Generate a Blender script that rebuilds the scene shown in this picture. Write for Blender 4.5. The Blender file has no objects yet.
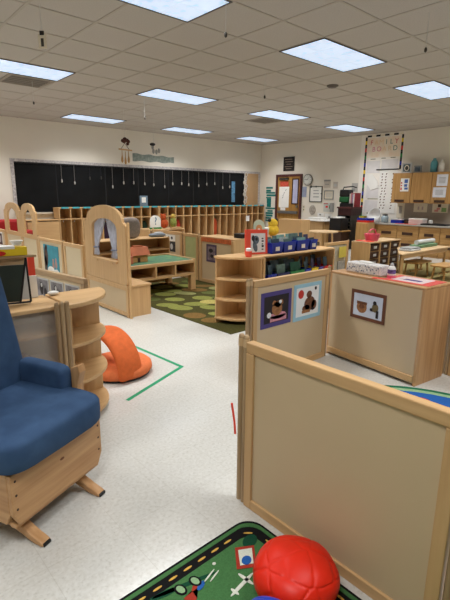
import bpy, bmesh, math, random
from mathutils import Vector, Matrix
random.seed(7)
S = bpy.context.scene
COL = S.collection
PI = math.pi

# ------------------------------------------------------------------ materials
def lin(c):
    return tuple(((v/255)/12.92 if v/255 <= .04045 else ((v/255+.055)/1.055)**2.4) for v in c)
MATS = {}
def mat(name, rgb, rough=.6, var=.06, scale=(8, 8, 8), bump=0.0, spec=.35, metal=0.0, rgb2=None, detail=3, emit=None, alpha=1, coat=0.0, trans=0.0):
    if name in MATS: return MATS[name]
    m = bpy.data.materials.new(name); m.use_nodes = True
    nt = m.node_tree; N = nt.nodes; L = nt.links
    b = N['Principled BSDF']
    b.inputs['Roughness'].default_value = rough
    b.inputs['Specular IOR Level'].default_value = spec
    b.inputs['Metallic'].default_value = metal
    b.inputs['Coat Weight'].default_value = coat
    b.inputs['Transmission Weight'].default_value = trans
    b.inputs['Alpha'].default_value = alpha
    c = lin(rgb)
    c2 = lin(rgb2) if rgb2 else tuple(max(0, v*(1-var*2.2)) for v in c)
    tc = N.new('ShaderNodeTexCoord'); mp = N.new('ShaderNodeMapping')
    mp.inputs['Scale'].default_value = scale
    no = N.new('ShaderNodeTexNoise'); no.inputs['Scale'].default_value = 1.0; no.inputs['Detail'].default_value = detail
    L.new(tc.outputs['Object'], mp.inputs['Vector']); L.new(mp.outputs['Vector'], no.inputs['Vector'])
    rp = N.new('ShaderNodeValToRGB')
    rp.color_ramp.elements[0].position = .32; rp.color_ramp.elements[1].position = .68
    rp.color_ramp.elements[0].color = (*c2, 1); rp.color_ramp.elements[1].color = (*c, 1)
    L.new(no.outputs['Fac'], rp.inputs['Fac']); L.new(rp.outputs['Color'], b.inputs['Base Color'])
    if bump:
        bp = N.new('ShaderNodeBump'); bp.inputs['Strength'].default_value = bump; bp.inputs['Distance'].default_value = .004
        L.new(no.outputs['Fac'], bp.inputs['Height']); L.new(bp.outputs['Normal'], b.inputs['Normal'])
    if emit:
        L.new(rp.outputs['Color'], b.inputs['Emission Color']); b.inputs['Emission Strength'].default_value = emit
    MATS[name] = m
    return m
def wood(axis, tone='maple'):
    sc = {'x': (2.2, 38, 38), 'y': (38, 2.2, 38), 'z': (38, 38, 2.2)}[axis]
    a, b = {'maple': ((210, 172, 122), (198, 158, 109)), 'glider': ((204, 160, 112), (180, 134, 88)), 'oak': ((190, 148, 92), (170, 128, 74)),
            'pale': ((214, 184, 142), (200, 166, 122)), 'grey': ((182, 154, 116), (152, 124, 90)), 'door': ((180, 136, 74), (158, 114, 56))}[tone]
    return mat('wood_%s_%s' % (tone, axis), a, .42, scale=sc, rgb2=b, bump=.05, spec=.4)
WX, WY, WZ = wood('x'), wood('y'), wood('z')
LAM = mat('beige_laminate', (206, 182, 146), .5, .02, (3, 3, 3), spec=.35)
LAMG = mat('pale_laminate', (216, 198, 164), .5, .02, (3, 3, 3))
WHITE = mat('white_paper', (238, 236, 230), .7, .02)
CREAM = mat('cream_paper', (232, 222, 200), .7, .03)
BLACK = mat('black_plastic', (24, 24, 26), .45, .05)
DARK = mat('dark_grey_metal', (62, 58, 54), .4, .08)
CHROME = mat('brushed_metal', (170, 168, 164), .3, .03, metal=.8)
BLUE = mat('royal_blue_plastic', (22, 46, 160), .38, .05)
NAVY = mat('navy_plastic', (28, 34, 88), .4, .05)
RED = mat('red_paint', (214, 44, 32), .45, .04)
CORAL = mat('coral_card', (238, 84, 62), .55, .03)
ORANGE = mat('orange_plastic', (226, 108, 46), .5, .04)
YELLOW = mat('yellow_plastic', (240, 206, 40), .5, .04)
GREEN = mat('green_plastic', (34, 128, 62), .45, .05)
TEAL = mat('teal_card', (54, 148, 150), .6, .04)
CYAN = mat('cyan_label', (84, 176, 186), .6, .04)
PINK = mat('pink_plastic', (226, 96, 120), .5, .05)
BROWN = mat('dark_brown_plastic', (70, 46, 34), .5, .06)
GREY = mat('grey_card', (150, 150, 146), .6, .05)
LGREY = mat('light_grey_card', (196, 196, 194), .6, .05)
PURPLE = mat('purple_card', (84, 72, 130), .6, .05)
LBLUE = mat('light_blue_card', (164, 204, 216), .6, .05)
MAROON = mat('maroon_paint', (88, 48, 46), .5, .05)
LID = mat('seafoam_folder', (150, 190, 184), .5, .12, (30, 30, 30))

# ------------------------------------------------------------------ mesh builder
class MB:
    def __init__(s): s.bm = bmesh.new()
    def box(s, x0, y0, z0, x1, y1, z1):
        x0, x1 = sorted((x0, x1)); y0, y1 = sorted((y0, y1)); z0, z1 = sorted((z0, z1))
        v = [s.bm.verts.new(p) for p in ((x0,y0,z0),(x1,y0,z0),(x1,y1,z0),(x0,y1,z0),(x0,y0,z1),(x1,y0,z1),(x1,y1,z1),(x0,y1,z1))]
        for f in ((3,2,1,0),(4,5,6,7),(0,1,5,4),(1,2,6,5),(2,3,7,6),(3,0,4,7)): s.bm.faces.new([v[i] for i in f])
        return s
    def loft(s, rings, close=True, cap=True):
        R = [[s.bm.verts.new(p) for p in r] for r in rings]
        n = len(R[0])
        for a, b in zip(R, R[1:]):
            for i in range(n if close else n-1):
                j = (i+1) % n
                s.bm.faces.new((a[i], a[j], b[j], b[i]))
        if cap and close:
            s.bm.faces.new(list(reversed(R[0]))); s.bm.faces.new(R[-1])
        return s
    def prism(s, pts, axis, a, b):
        def P(u, v, w): return {'x': (w, u, v), 'y': (u, w, v), 'z': (u, v, w)}[axis]
        s.loft([[P(u, v, a) for u, v in pts], [P(u, v, b) for u, v in pts]])
        return s
    def tube(s, pts, r, seg=8, r2=None):
        pts = [Vector(p) for p in pts]; rings = []
        n = len(pts)
        for i, p in enumerate(pts):
            d = (pts[min(i+1, n-1)] - pts[max(i-1, 0)]).normalized()
            u = d.cross(Vector((0, 0, 1)) if abs(d.z) < .9 else Vector((1, 0, 0))).normalized(); w = d.cross(u)
            rr = r if r2 is None else r + (r2-r)*i/(n-1)
            rings.append([p + u*math.cos(2*PI*k/seg)*rr + w*math.sin(2*PI*k/seg)*rr for k in range(seg)])
        return s.loft(rings)
    def lathe(s, prof, c=(0, 0, 0), seg=24):
        rings = []
        for r, z in prof:
            rings.append([(c[0]+max(r, .0005)*math.cos(2*PI*k/seg), c[1]+max(r, .0005)*math.sin(2*PI*k/seg), c[2]+z) for k in range(seg)])
        return s.loft(rings)
    def ball(s, c, r, sc=(1, 1, 1), seg=16):
        pr = [(math.sin(PI*i/seg), -math.cos(PI*i/seg)) for i in range(seg+1)]
        rings = []
        for a, z in pr:
            a = max(a, .002)
            rings.append([(c[0]+r*sc[0]*a*math.cos(2*PI*k/seg), c[1]+r*sc[1]*a*math.sin(2*PI*k/seg), c[2]+r*sc[2]*z) for k in range(seg)])
        return s.loft(rings)
    def rbox(s, c, h, p=4, seg=20):
        """soft cushion block: superellipsoid with half sizes h"""
        def se(a, e): return math.copysign(abs(a)**e, a)
        e = 2/p; rings = []
        for i in range(seg//2+1):
            t = -PI/2 + PI*i/(seg//2); ct, st = max(math.cos(t), 1e-4), math.sin(t)
            rings.append([(c[0]+h[0]*se(ct, e)*se(math.cos(2*PI*k/seg), e), c[1]+h[1]*se(ct, e)*se(math.sin(2*PI*k/seg), e), c[2]+h[2]*se(st, e)) for k in range(seg)])
        return s.loft(rings)
    def tr(s, M, start=0):
        s.bm.verts.ensure_lookup_table()
        for v in s.bm.verts[start:]: v.co = M @ v.co
        return s
    def n(s): return len(s.bm.verts)

ROOTM = {}
def root_matrix(o):
    while o.parent: o = o.parent
    return ROOTM.get(o.name, Matrix.Identity(4))
def obj(name, mb, m, parent=None, bevel=0.0, smooth=False, world=False, sub=0):
    bm = mb.bm
    bmesh.ops.recalc_face_normals(bm, faces=bm.faces)
    me = bpy.data.meshes.new(name)
    loc = Vector((0, 0, 0))
    if parent is not None:
        if world: bm.transform(root_matrix(parent).inverted())
    else:
        xs = [v.co for v in bm.verts]
        loc = Vector(((min(v.x for v in xs)+max(v.x for v in xs))/2, (min(v.y for v in xs)+max(v.y for v in xs))/2, min(v.z for v in xs)))
        bm.transform(Matrix.Translation(-loc))
    bm.to_mesh(me); bm.free()
    me.materials.append(m)
    if smooth:
        for p in me.polygons: p.use_smooth = True
    o = bpy.data.objects.new(name, me); COL.objects.link(o)
    if parent is not None: o.parent = parent
    else:
        o.location = loc; ROOTM[o.name] = Matrix.Translation(loc)
    if bevel:
        b = o.modifiers.new('bevel', 'BEVEL'); b.width = bevel; b.segments = 2; b.limit_method = 'ANGLE'; b.angle_limit = math.radians(40)
    if sub:
        q = o.modifiers.new('sub', 'SUBSURF'); q.levels = sub; q.render_levels = sub
    return o
def tag(o, label, cat, group=None):
    o['label'] = label; o['category'] = cat
    if group: o['group'] = group
    return o
def struct(o): o['kind'] = 'structure'; return o
def thing(name, label, cat, loc, rotz=0.0, group=None):
    o = bpy.data.objects.new(name, None); COL.objects.link(o)
    o.location = loc; o.rotation_euler = (0, 0, rotz); o.empty_display_size = .1
    ROOTM[o.name] = Matrix.Translation(Vector(loc)) @ Matrix.Rotation(rotz, 4, 'Z')
    return tag(o, label, cat, group)
def dup(root, loc, rotz=None, label=None, group=None):
    r = root.copy(); COL.objects.link(r); r.location = loc
    if rotz is not None: r.rotation_euler = (0, 0, rotz)
    if label: r['label'] = label
    if group: r['group'] = group
    for ch in list(root.children):
        c = ch.copy(); COL.objects.link(c); c.parent = r
        for g in list(ch.children):
            d = g.copy(); COL.objects.link(d); d.parent = c
    return r
def B(*a): return MB().box(*a)

class Face:
    """a flat face: origin o, right vector u, up vector v; art laid on it in layers"""
    def __init__(s, o, u, v):
        s.o, s.u, s.v = Vector(o), Vector(u).normalized(), Vector(v).normalized(); s.n = s.u.cross(s.v)
    def P(s, a, b, d=0): return s.o + s.u*a + s.v*b + s.n*d
    def slab(s, pts, d0, d1, mb=None):
        mb = mb or MB()
        return mb.loft([[s.P(a, b, d0) for a, b in pts], [s.P(a, b, d1) for a, b in pts]])
    def rect(s, a0, b0, a1, b1, d0, d1, mb=None): return s.slab([(a0, b0), (a1, b0), (a1, b1), (a0, b1)], d0, d1, mb)
    def ell(s, a, b, ra, rb, d0, d1, rot=0, mb=None, seg=18):
        c, q = math.cos(rot), math.sin(rot)
        return s.slab([(a+ra*math.cos(t)*c-rb*math.sin(t)*q, b+ra*math.cos(t)*q+rb*math.sin(t)*c) for t in [2*PI*k/seg for k in range(seg)]], d0, d1, mb)
    def ring(s, a0, b0, a1, b1, w, d0, d1, mb=None):
        mb = mb or MB()
        for q in ((a0, b0, a1, b0+w), (a0, b1-w, a1, b1), (a0, b0+w, a0+w, b1-w), (a1-w, b0+w, a1, b1-w)): s.rect(*q, d0, d1, mb)
        return mb
    def text(s, name, txt, a, b, size, d, m, parent, ext=.001):
        cu = bpy.data.curves.new('t', 'FONT'); cu.body = txt; cu.size = size; cu.extrude = ext; cu.align_x = 'CENTER'; cu.align_y = 'CENTER'
        t = bpy.data.objects.new('t', cu); COL.objects.link(t)
        dg = bpy.context.evaluated_depsgraph_get(); dg.update()
        me = bpy.data.meshes.new_from_object(t.evaluated_get(dg))
        bm = bmesh.new(); bm.from_mesh(me)
        bpy.data.objects.remove(t); bpy.data.meshes.remove(me)
        for v in bm.verts: v.co = s.P(a+v.co.x, b+v.co.y, d+v.co.z)
        mb = MB(); mb.bm.free(); mb.bm = bm
        return obj(name, mb, m, parent, world=True)
def wallR(y_left, z0, X=10.8): return Face((X, y_left, z0), (0, -1, 0), (0, 0, 1))     # face looking -X ; right = -Y
def wallB(x_left, z0, Y=10.4): return Face((x_left, Y, z0), (1, 0, 0), (0, 0, 1))      # face looking -Y ; right = +X

# ------------------------------------------------------------------ camera
CAMH = 1.35
F_PX = 447.5; PITCH = math.radians(13.25); YAW = math.radians(48.2); ROLL = math.radians(.5)
cam = bpy.data.cameras.new('camera'); co = bpy.data.objects.new('camera', cam); COL.objects.link(co)
cam.sensor_fit = 'VERTICAL'; cam.sensor_height = 36; cam.lens = F_PX/600*36; cam.clip_start = .02; cam.clip_end = 60
f0 = Vector((math.cos(YAW), math.sin(YAW), 0)); r0 = Vector((math.sin(YAW), -math.cos(YAW), 0)); z0 = Vector((0, 0, 1))
fw = f0*math.cos(PITCH) - z0*math.sin(PITCH); up = f0*math.sin(PITCH) + z0*math.cos(PITCH)
r1 = r0*math.cos(ROLL) + up*math.sin(ROLL); u1 = up*math.cos(ROLL) - r0*math.sin(ROLL)
Mc = Matrix((r1, u1, -fw)).transposed().to_4x4(); Mc.translation = Vector((0, 0, CAMH)); co.matrix_world = Mc
S.camera = co
vs = S.view_settings; vs.view_transform = 'Standard'; vs.look = 'None'; vs.gamma = 1; vs.use_curve_mapping = False; vs.exposure = 0.0
w = bpy.data.worlds.new('world'); S.world = w; w.use_nodes = True
w.node_tree.nodes['Background'].inputs[0].default_value = (.5, .5, .5, 1); w.node_tree.nodes['Background'].inputs[1].default_value = .02

# ------------------------------------------------------------------ room shell
RX0, RX1, RY0, RY1, CZ = -2.0, 10.8, -2.6, 10.4, 2.885
def floor_mat():
    m = mat('vinyl_tile_floor', (215, 214, 208), .16, .05, (60, 60, 60), spec=.45, rgb2=(203, 201, 193), detail=5)
    nt = m.node_tree; N = nt.nodes; L = nt.links; b = N['Principled BSDF']
    tc = N.new('ShaderNodeTexCoord')
    br = N.new('ShaderNodeTexBrick'); br.offset = 0; br.inputs['Scale'].default_value = 1.0; br.inputs['Brick Width'].default_value = .3048; br.inputs['Row Height'].default_value = .3048
    br.inputs['Mortar Size'].default_value = .0012; br.inputs['Color1'].default_value = (1, 1, 1, 1); br.inputs['Color2'].default_value = (.965, .965, .96, 1); br.inputs['Mortar'].default_value = (.86, .85, .83, 1)
    L.new(tc.outputs['Object'], br.inputs['Vector'])
    old = b.inputs['Base Color'].links[0].from_socket
    n2 = N.new('ShaderNodeTexNoise'); n2.inputs['Scale'].default_value = 70; n2.inputs['Detail'].default_value = 4
    r2 = N.new('ShaderNodeValToRGB'); r2.color_ramp.elements[0].position = .3; r2.color_ramp.elements[0].color = (.86, .85, .83, 1); r2.color_ramp.elements[1].position = .46
    L.new(tc.outputs['Object'], n2.inputs['Vector']); L.new(n2.outputs['Fac'], r2.inputs['Fac'])
    for src in (br.outputs['Color'], r2.outputs['Color']):
        mx = N.new('ShaderNodeMix'); mx.data_type = 'RGBA'; mx.blend_type = 'MULTIPLY'; mx.inputs[0].default_value = 1
        L.new(old, mx.inputs[6]); L.new(src, mx.inputs[7]); old = mx.outputs[2]
    L.new(old, b.inputs['Base Color'])
    return m
struct(obj('floor', B(RX0, RY0, -.1, RX1, RY1, 0), floor_mat()))
WALL = mat('cream_wall_paint', (230, 223, 209), .75, .015, (2, 2, 2))
struct(obj('wall_back', B(RX0-.1, RY1, 0, RX1+.1, RY1+.12, CZ), WALL))
struct(obj('wall_right', B(RX1, RY0, 0, RX1+.12, RY1, CZ), WALL))
struct(obj('wall_left', B(RX0-.12, RY0, 0, RX0, RY1, CZ), WALL))
struct(obj('wall_front', B(RX0-.1, RY0-.12, 0, RX1+.1, RY0, CZ), WALL))
TILE = mat('ceiling_tile', (182, 175, 165), .9, .05, (90, 90, 90), bump=.15, detail=5)
struct(obj('ceiling', B(RX0-.1, RY0-.1, CZ, RX1+.1, RY1+.1, CZ+.1), TILE))
GX0, GDX, GY0, GDY = 1.58-2.46*2, 1.23, 3.04-3.02*2, .604          # tile grid
LX = [1.545+2.465*i for i in range(-1, 4)]; LY = [3.035+3.015*j for j in range(-1, 3)]
TB = mat('ceiling_grid_bar', (176, 168, 156), .8, .03, spec=.1)
g = MB()
x = LX[0]-1.2325
while x < RX1:
    if x > RX0: g.box(x-.013, RY0, CZ-.004, x+.013, RY1, CZ)
    x += .61625
y = LY[0]-.603*3
while y < RY1:
    if y > RY0: g.box(RX0, y-.012, CZ-.0045, RX1, y+.012, CZ)
    y += .603
struct(obj('trim_1', g, TB))
struct(obj('baseboard_back', B(RX0, RY1-.012, 0, RX1, RY1, .1), DARK))
struct(obj('baseboard_right', B(RX1-.012, RY0, 0, RX1, RY1-.02, .1), DARK))

# ------------------------------------------------------------------ ceiling lights
DIFF = mat('prismatic_diffuser', (220, 236, 255), .4, rgb2=(178, 202, 236), scale=(11, 11, 11), emit=.70)
names = {(1, 1): 'large ceiling light panel cut by the top edge, nearest of all', (2, 1): 'large ceiling light panel at the right, big and whole, above the near partition',
         (3, 1): 'ceiling light panel cut by the right edge above the wall cupboards', (1, 2): 'ceiling light panel at the left edge beside an air vent',
         (2, 2): 'mid-room ceiling light panel with no vent, right of the one at the left edge', (3, 2): 'ceiling light panel over the bookshelf beside the farther air vent',
         (4, 2): 'ceiling light panel nearest the tall family bulletin board', (2, 3): 'ceiling light panel at the far left near the back wall',
         (3, 3): 'small ceiling light panel at the back above the hanging wind chime banner', (4, 3): 'small ceiling light panel nearest the far room corner'}
POWER = 28.0
first = None
for j, ly in enumerate(LY):
    for i, lx in enumerate(LX):
        cx, cy = lx+.61, ly+.3
        if (i, j) in names:
            lab = names[(i, j)]
            if first is None:
                t = first = thing('ceiling_light', lab, 'light', (cx, cy, CZ), 0, 'recessed ceiling light panels')
                f = Face((-.6, -.295, -.006), (1, 0, 0), (0, 1, 0))
                fr = MB()
                for q in ((-.61, -.303, .61, -.288), (-.61, .288, .61, .303), (-.61, -.288, -.595, .288), (.595, -.288, .61, .288)): fr.box(q[0], q[1], -.012, q[2], q[3], 0)
                obj('frame', fr, mat('light_frame', (70, 66, 62), .5, .03), t)
                df = MB(); df.box(-.595, -.288, -.008, .595, .288, -.001)
                obj('diffuser', df, DIFF, t)
                rb = MB()
                for k in range(1, 4): rb.box(-.595+.2975*k-.004, -.288, -.0095, -.595+.2975*k+.004, .288, -.008)
                rb.box(-.595, -.004, -.0095, .595, .004, -.008)
                obj('diffuser_rib', rb, mat('diffuser_rib', (200, 214, 232), .4, emit=.62), t)
            else: t = dup(first, (cx, cy, CZ), label=lab)
        if cx > RX1-.5: continue
        ld = bpy.data.lights.new('ceiling_lamp', 'AREA'); ld.shape = 'RECTANGLE'; ld.size = 1.16; ld.size_y = .55
        ld.energy = POWER; ld.color = (.975, .985, 1.0); ld.spread = math.radians(124)
        lo = bpy.data.objects.new('ceiling_lamp', ld); COL.objects.link(lo); lo.location = (cx, cy, CZ-.014)

# vents and hanging bits on the ceiling
def vent(label, x0, y0, x1, y1):
    t = thing('ceiling_vent', label, 'vent', ((x0+x1)/2, (y0+y1)/2, CZ), 0, 'ceiling air vents')
    f = MB()
    for q in ((x0, y0, x1, y0+.04), (x0, y1-.04, x1, y1), (x0, y0+.04, x0+.04, y1-.04), (x1-.04, y0+.04, x1, y1-.04)): f.box(q[0], q[1], CZ-.012, q[2], q[3], CZ)
    obj('frame', f, mat('vent_frame', (150, 140, 126), .6), t, world=True)
    obj('backing', B(x0+.04, y0+.04, CZ-.003, x1-.04, y1-.04, CZ), mat('vent_dark', (38, 34, 32), .8), t, world=True)
    for k in range(5):
        yy = y0+.09+k*(y1-y0-.18)/4
        obj('slat', MB().prism([(yy-.02, CZ-.003), (yy+.012, CZ-.014), (yy+.018, CZ-.012), (yy-.014, CZ-.002)], 'x', x0+.04, x1-.04), mat('vent_slat', (120, 112, 100), .6), t, world=True)
vent('grey ceiling air vent beside the light panel at the left edge', 2.14, 6.68, 2.74, 7.26)
vent('grey ceiling air vent beside the light panel over the bookshelf', 7.02, 6.69, 7.62, 7.27)
tag(obj('smoke_detector', MB().lathe([(.0, -.03), (.05, -.03), (.08, -.012), (.085, 0)], (5.76, 4.17, CZ)), mat('detector_dark', (92, 84, 78), .6), smooth=False), 'small dark round detector on the ceiling behind the large right light panel', 'detector')
def hanger(x, y, zb, label, kind):
    t = thing('hanging_string', label, 'string', (x, y, zb), 0, 'strings hanging from the ceiling')
    obj('string', MB().tube([(x, y, zb), (x, y, CZ)], .0018, 6), LGREY, t, world=True)
    if kind == 'tag':
        fa = Face((x, y, zb), r0, z0)
        obj('paper_tag', fa.rect(-.035, -.09, .035, .02, -.001, .001), CREAM, t, world=True)
        obj('printed_mark', fa.rect(-.012, -.075, .012, -.012, -.002, .002), DARK, t, world=True)
        obj('clip', fa.rect(-.018, .012, .018, .045, -.004, .004), BLACK, t, world=True)
    else:
        obj('clip', MB().lathe([(.004, -.03), (.012, -.02), (.012, 0), (.004, .012)], (x, y, zb), 10), DARK, t, world=True)
hanger(1.63, 4.18, 2.64, 'ceiling string ending in a white paper tag at upper left', 'tag')
hanger(2.63, 2.96, 2.6, 'ceiling string with a dark clip beside the nearest light panel', 'clip')
hanger(2.5, 6.9, 2.6, 'ceiling string below the left edge light panel', 'clip')
hanger(4.2, 6.7, 2.56, 'ceiling string with a small tag behind the middle light panel', 'clip')
hanger(4.55, 4.35, 2.6, 'ceiling string with a clip just left of the big right light panel', 'clip')
hanger(4.15, 2.05, 2.6, 'ceiling string near the right edge light panel', 'clip')

# ------------------------------------------------------------------ generic furniture
def partition(label, p0, p1, h, t=.036, stile=.045, rail=.05, infill=LAM, tone='maple', name='partition_panel', group=None, zb=0.0, posts=(0, 0)):
    p0, p1 = Vector((*p0, 0)), Vector((*p1, 0)); d = p1-p0; Ln = d.length; a = math.atan2(d.y, d.x)
    T = thing(name, label, 'partition', tuple((p0+p1)/2), a, group)
    W, Z = wood('x', tone), wood('z', tone); q = Ln/2
    obj('top_rail', B(-q, -t/2, h-rail, q, t/2, h), W, T, .005)
    obj('bottom_rail', B(-q+stile, -t/2, zb, q-stile, t/2, zb+rail), W, T, .004)
    obj('stile', B(-q, -t/2, zb, -q+stile, t/2, h-rail), Z, T, .004)
    obj('stile', B(q-stile, -t/2, zb, q, t/2, h-rail), Z, T, .004)
    obj('infill_panel', B(-q+stile, -t/4, zb+rail, q-stile, t/4, h-rail), infill, T)
    for side, s in zip((-1, 1), posts):
        for k in range(s):
            cx = side*(q+.018+.028*k)
            obj('end_post', MB().lathe([(.013, zb), (.013, h+.012), (.009, h+.02), (.0, h+.022)], (cx, 0, 0), 12), wood('z', 'grey'), T)
            obj('hinge_knuckle', MB().lathe([(.0145, h-.03), (.0145, h+.004)], (cx, 0, 0), 12), wood('z', 'pale'), T)
    return T
def shelf_unit(name, label, cat, loc, rotz, wdt, dep, h, shelves, back=True, backm=None, group=None, plinth=.06, dividers=(), top_over=.0, tone='maple', t=.02):
    """local: width along x centred, front at y=0 looking -y, back at y=dep"""
    T = thing(name, label, cat, loc, rotz, group); q = wdt/2
    W, Y, Z = wood('x', tone), wood('y', tone), wood('z', tone)
    obj('side_panel', B(-q, 0, 0, -q+t, dep, h-t), Z, T, .003); obj('side_panel', B(q-t, 0, 0, q, dep, h-t), Z, T, .003)
    obj('top', B(-q-top_over, -top_over, h-t, q+top_over, dep, h), W, T, .006)
    obj('bottom', B(-q+t, 0, plinth-t, q-t, dep-.012, plinth), W, T)
    if plinth > .03: obj('plinth', B(-q+t, .03, 0, q-t, .045, plinth-t), W, T)
    if back: obj('back_panel', B(-q+t, dep-.012, plinth*.3, q-t, dep, h-t), backm or LAM, T)
    for z in shelves: obj('shelf', B(-q+t, .004, z-t, q-t, dep-.012, z), W, T, .002)
    for x in dividers: obj('divider', B(x-t/2, .004, plinth, x+t/2, dep-.012, h-t), Z, T)
    return T
def quarter_shelf(label, c, r, a0, a1, h, shelves, rotname=None):
    """quarter-round open shelf, corner at c, arc from angle a0 to a1"""
    T = thing('quarter_round_shelf', label, 'shelf', (c[0], c[1], 0), 0)
    def pie(rr, n=20): return [(c[0], c[1])] + [(c[0]+rr*math.cos(a0+(a1-a0)*k/n), c[1]+rr*math.sin(a0+(a1-a0)*k/n)) for k in range(n+1)]
    obj('top', MB().prism(pie(r), 'z', h-.025, h), WX, T, .006, world=True)
    for z in shelves: obj('shelf', MB().prism(pie(r-.012), 'z', z-.022, z), WX, T, .004, world=True)
    for a in (a0, a1):
        d = Vector((math.cos(a), math.sin(a), 0)); n = Vector((-d.y, d.x, 0)) * (.02 if a == a0 else -.02); o = Vector((c[0], c[1], 0))
        pts = [o, o+d*(r-.02), o+d*(r-.02)+n, o+n]
        obj('side_panel', MB().loft([[(p.x, p.y, 0) for p in pts], [(p.x, p.y, h-.025) for p in pts]]), WZ, T, .002, world=True)
    return T

# ------------------------------------------------------------------ near partition (right foreground)
partition('nearest large beige partition panel beside the red ball cushion, maple frame', (1.245, 1.238), (1.245, .393), .765, .04, posts=(2, 2), rail=.046, stile=.043)
# red ribbon by the post
tag(obj('ribbon', MB().loft([[(1.256+a+dx, 1.328-a+dy, z) for dx, dy in ((-.004, -.003), (.004, -.003), (.004, .003), (-.004, .003))] for z, a in ((.30, 0), (.36, -.003), (.45, -.012))]), mat('ribbon_red', (244, 82, 60), .6)), 'thin red ribbon hanging beside the end post of the nearest partition', 'ribbon')
partition('low beige partition panel with two animal pictures, right of the bookshelf corner', (2.19, 2.16), (3.07, 2.16), .765, posts=(2, 1), stile=.04)
def picture(name, label, cat, fa, w_, h_, fw_, frame_m, paper_m, arts, thick=.004, group=None):
    T = thing(name, label, cat, tuple(fa.P(w_/2, 0, 0)), 0, group)
    if fw_: obj('frame', fa.ring(0, 0, w_, h_, fw_, .0005, thick), frame_m, T, world=True)
    obj('print', fa.rect(fw_, fw_, w_-fw_, h_-fw_, .0005, thick*.7), paper_m, T, world=True)
    lay = thick*.7
    for nm, m, shapes in arts:
        mb = MB(); lay += .0005
        for sname, *a in shapes:
            if sname == 'e': fa.ell(a[0]*w_, a[1]*h_, a[2]*w_, a[3]*h_, lay-.0004, lay, a[4] if len(a) > 4 else 0, mb)
            elif sname == 'r': fa.rect(a[0]*w_, a[1]*h_, a[2]*w_, a[3]*h_, lay-.0004, lay, mb)
            else: fa.slab([(p*w_, q*h_) for p, q in a[0]], lay-.0004, lay, mb)
        obj(nm, mb, m, T, world=True)
    return T
BEAR = mat('print_bear_brown', (128, 82, 56), .6, .2, (60, 60, 60)); PRED = mat('print_red', (200, 60, 50), .6); PPINK = mat('print_pink', (222, 150, 160), .6, .15, (60, 60, 60)); PDK = mat('print_dark', (44, 38, 40), .6)
PTAN = mat('print_tan', (176, 120, 76), .6, .2, (60, 60, 60))
fp = Face((2.268, 2.1515, .395), (1, 0, 0), (0, 0, 1))
picture('picture', 'purple framed dark photo of toy animals, left one on the low partition', 'picture', fp, .335, .268, .032, PURPLE, PDK,
        [('printed_mat', PPINK, [('r', .3, .14, .84, .3), ('e', .55, .3, .28, .1)]), ('printed_animal', PTAN, [('e', .52, .5, .17, .2), ('e', .42, .66, .06, .08), ('e', .66, .66, .06, .08), ('e', .55, .62, .1, .1)]),
         ('printed_patch', WHITE, [('e', .26, .35, .07, .08), ('e', .62, .68, .05, .05)])])
fp = Face((2.632, 2.1515, .385), (1, 0, 0), (0, 0, 1))
picture('picture', 'pale blue bordered picture of a red balloon and teddy bear, right of the pair', 'picture', fp, .345, .292, .03, LBLUE, WHITE,
        [('printed_bear', BEAR, [('e', .58, .42, .2, .2), ('e', .55, .68, .1, .1), ('e', .45, .3, .14, .1), ('e', .74, .36, .1, .14)]), ('printed_balloon', PRED, [('e', .25, .72, .1, .12)]), ('printed_bow', PDK, [('e', .78, .82, .04, .05, .6), ('e', .7, .25, .06, .04)]), ('printed_basket', PTAN, [('r', .3, .18, .6, .26)])])
# low cabinet with its back to the aisle
CRZ = math.radians(-7.0)
cd = Vector((math.sin(-CRZ), math.cos(CRZ), 0)); cx_ = Vector((math.cos(CRZ), math.sin(CRZ), 0))
c0 = Vector((3.048, 1.335, 0))
cc = c0 + cd*.43 + cx_*.36
T = shelf_unit('toy_cabinet', 'low maple cabinet with laminate back holding a patterned box and a flyer', 'cabinet', tuple(cc), CRZ+PI/2, .86, .36, .735, (.38,), backm=LAM, tone='glider')
obj('back_rail', B(-.41, .36, .03, .41, .372, .075), WX, T, .003)
fp = Face(c0 + cd*.622 + Vector((0, 0, .392)) - cx_*.001, -cd, (0, 0, 1))
picture('picture', 'brown framed picture of a basket and horse on the low cabinet', 'picture', fp, .325, .232, .026, mat('brown_frame', (116, 72, 52), .5, .1), mat('print_pale_blue', (214, 220, 232), .6),
        [('printed_basket', PTAN, [('e', .33, .42, .15, .2), ('r', .19, .5, .47, .6)]), ('printed_rim', BEAR, [('r', .18, .53, .48, .62), ('e', .33, .45, .08, .08)]), ('printed_horse', mat('print_khaki', (120, 104, 70), .6), [('e', .72, .5, .09, .15), ('e', .64, .42, .07, .06)]), ('printed_mane', PDK, [('r', .75, .16, .82, .42), ('e', .7, .66, .05, .07), ('e', .61, .41, .04, .05)])])
ZC = .735
def on_cab(a, b): return c0 + cd*a + cx_*b     # a along its length from the near end, b in from its back
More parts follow.
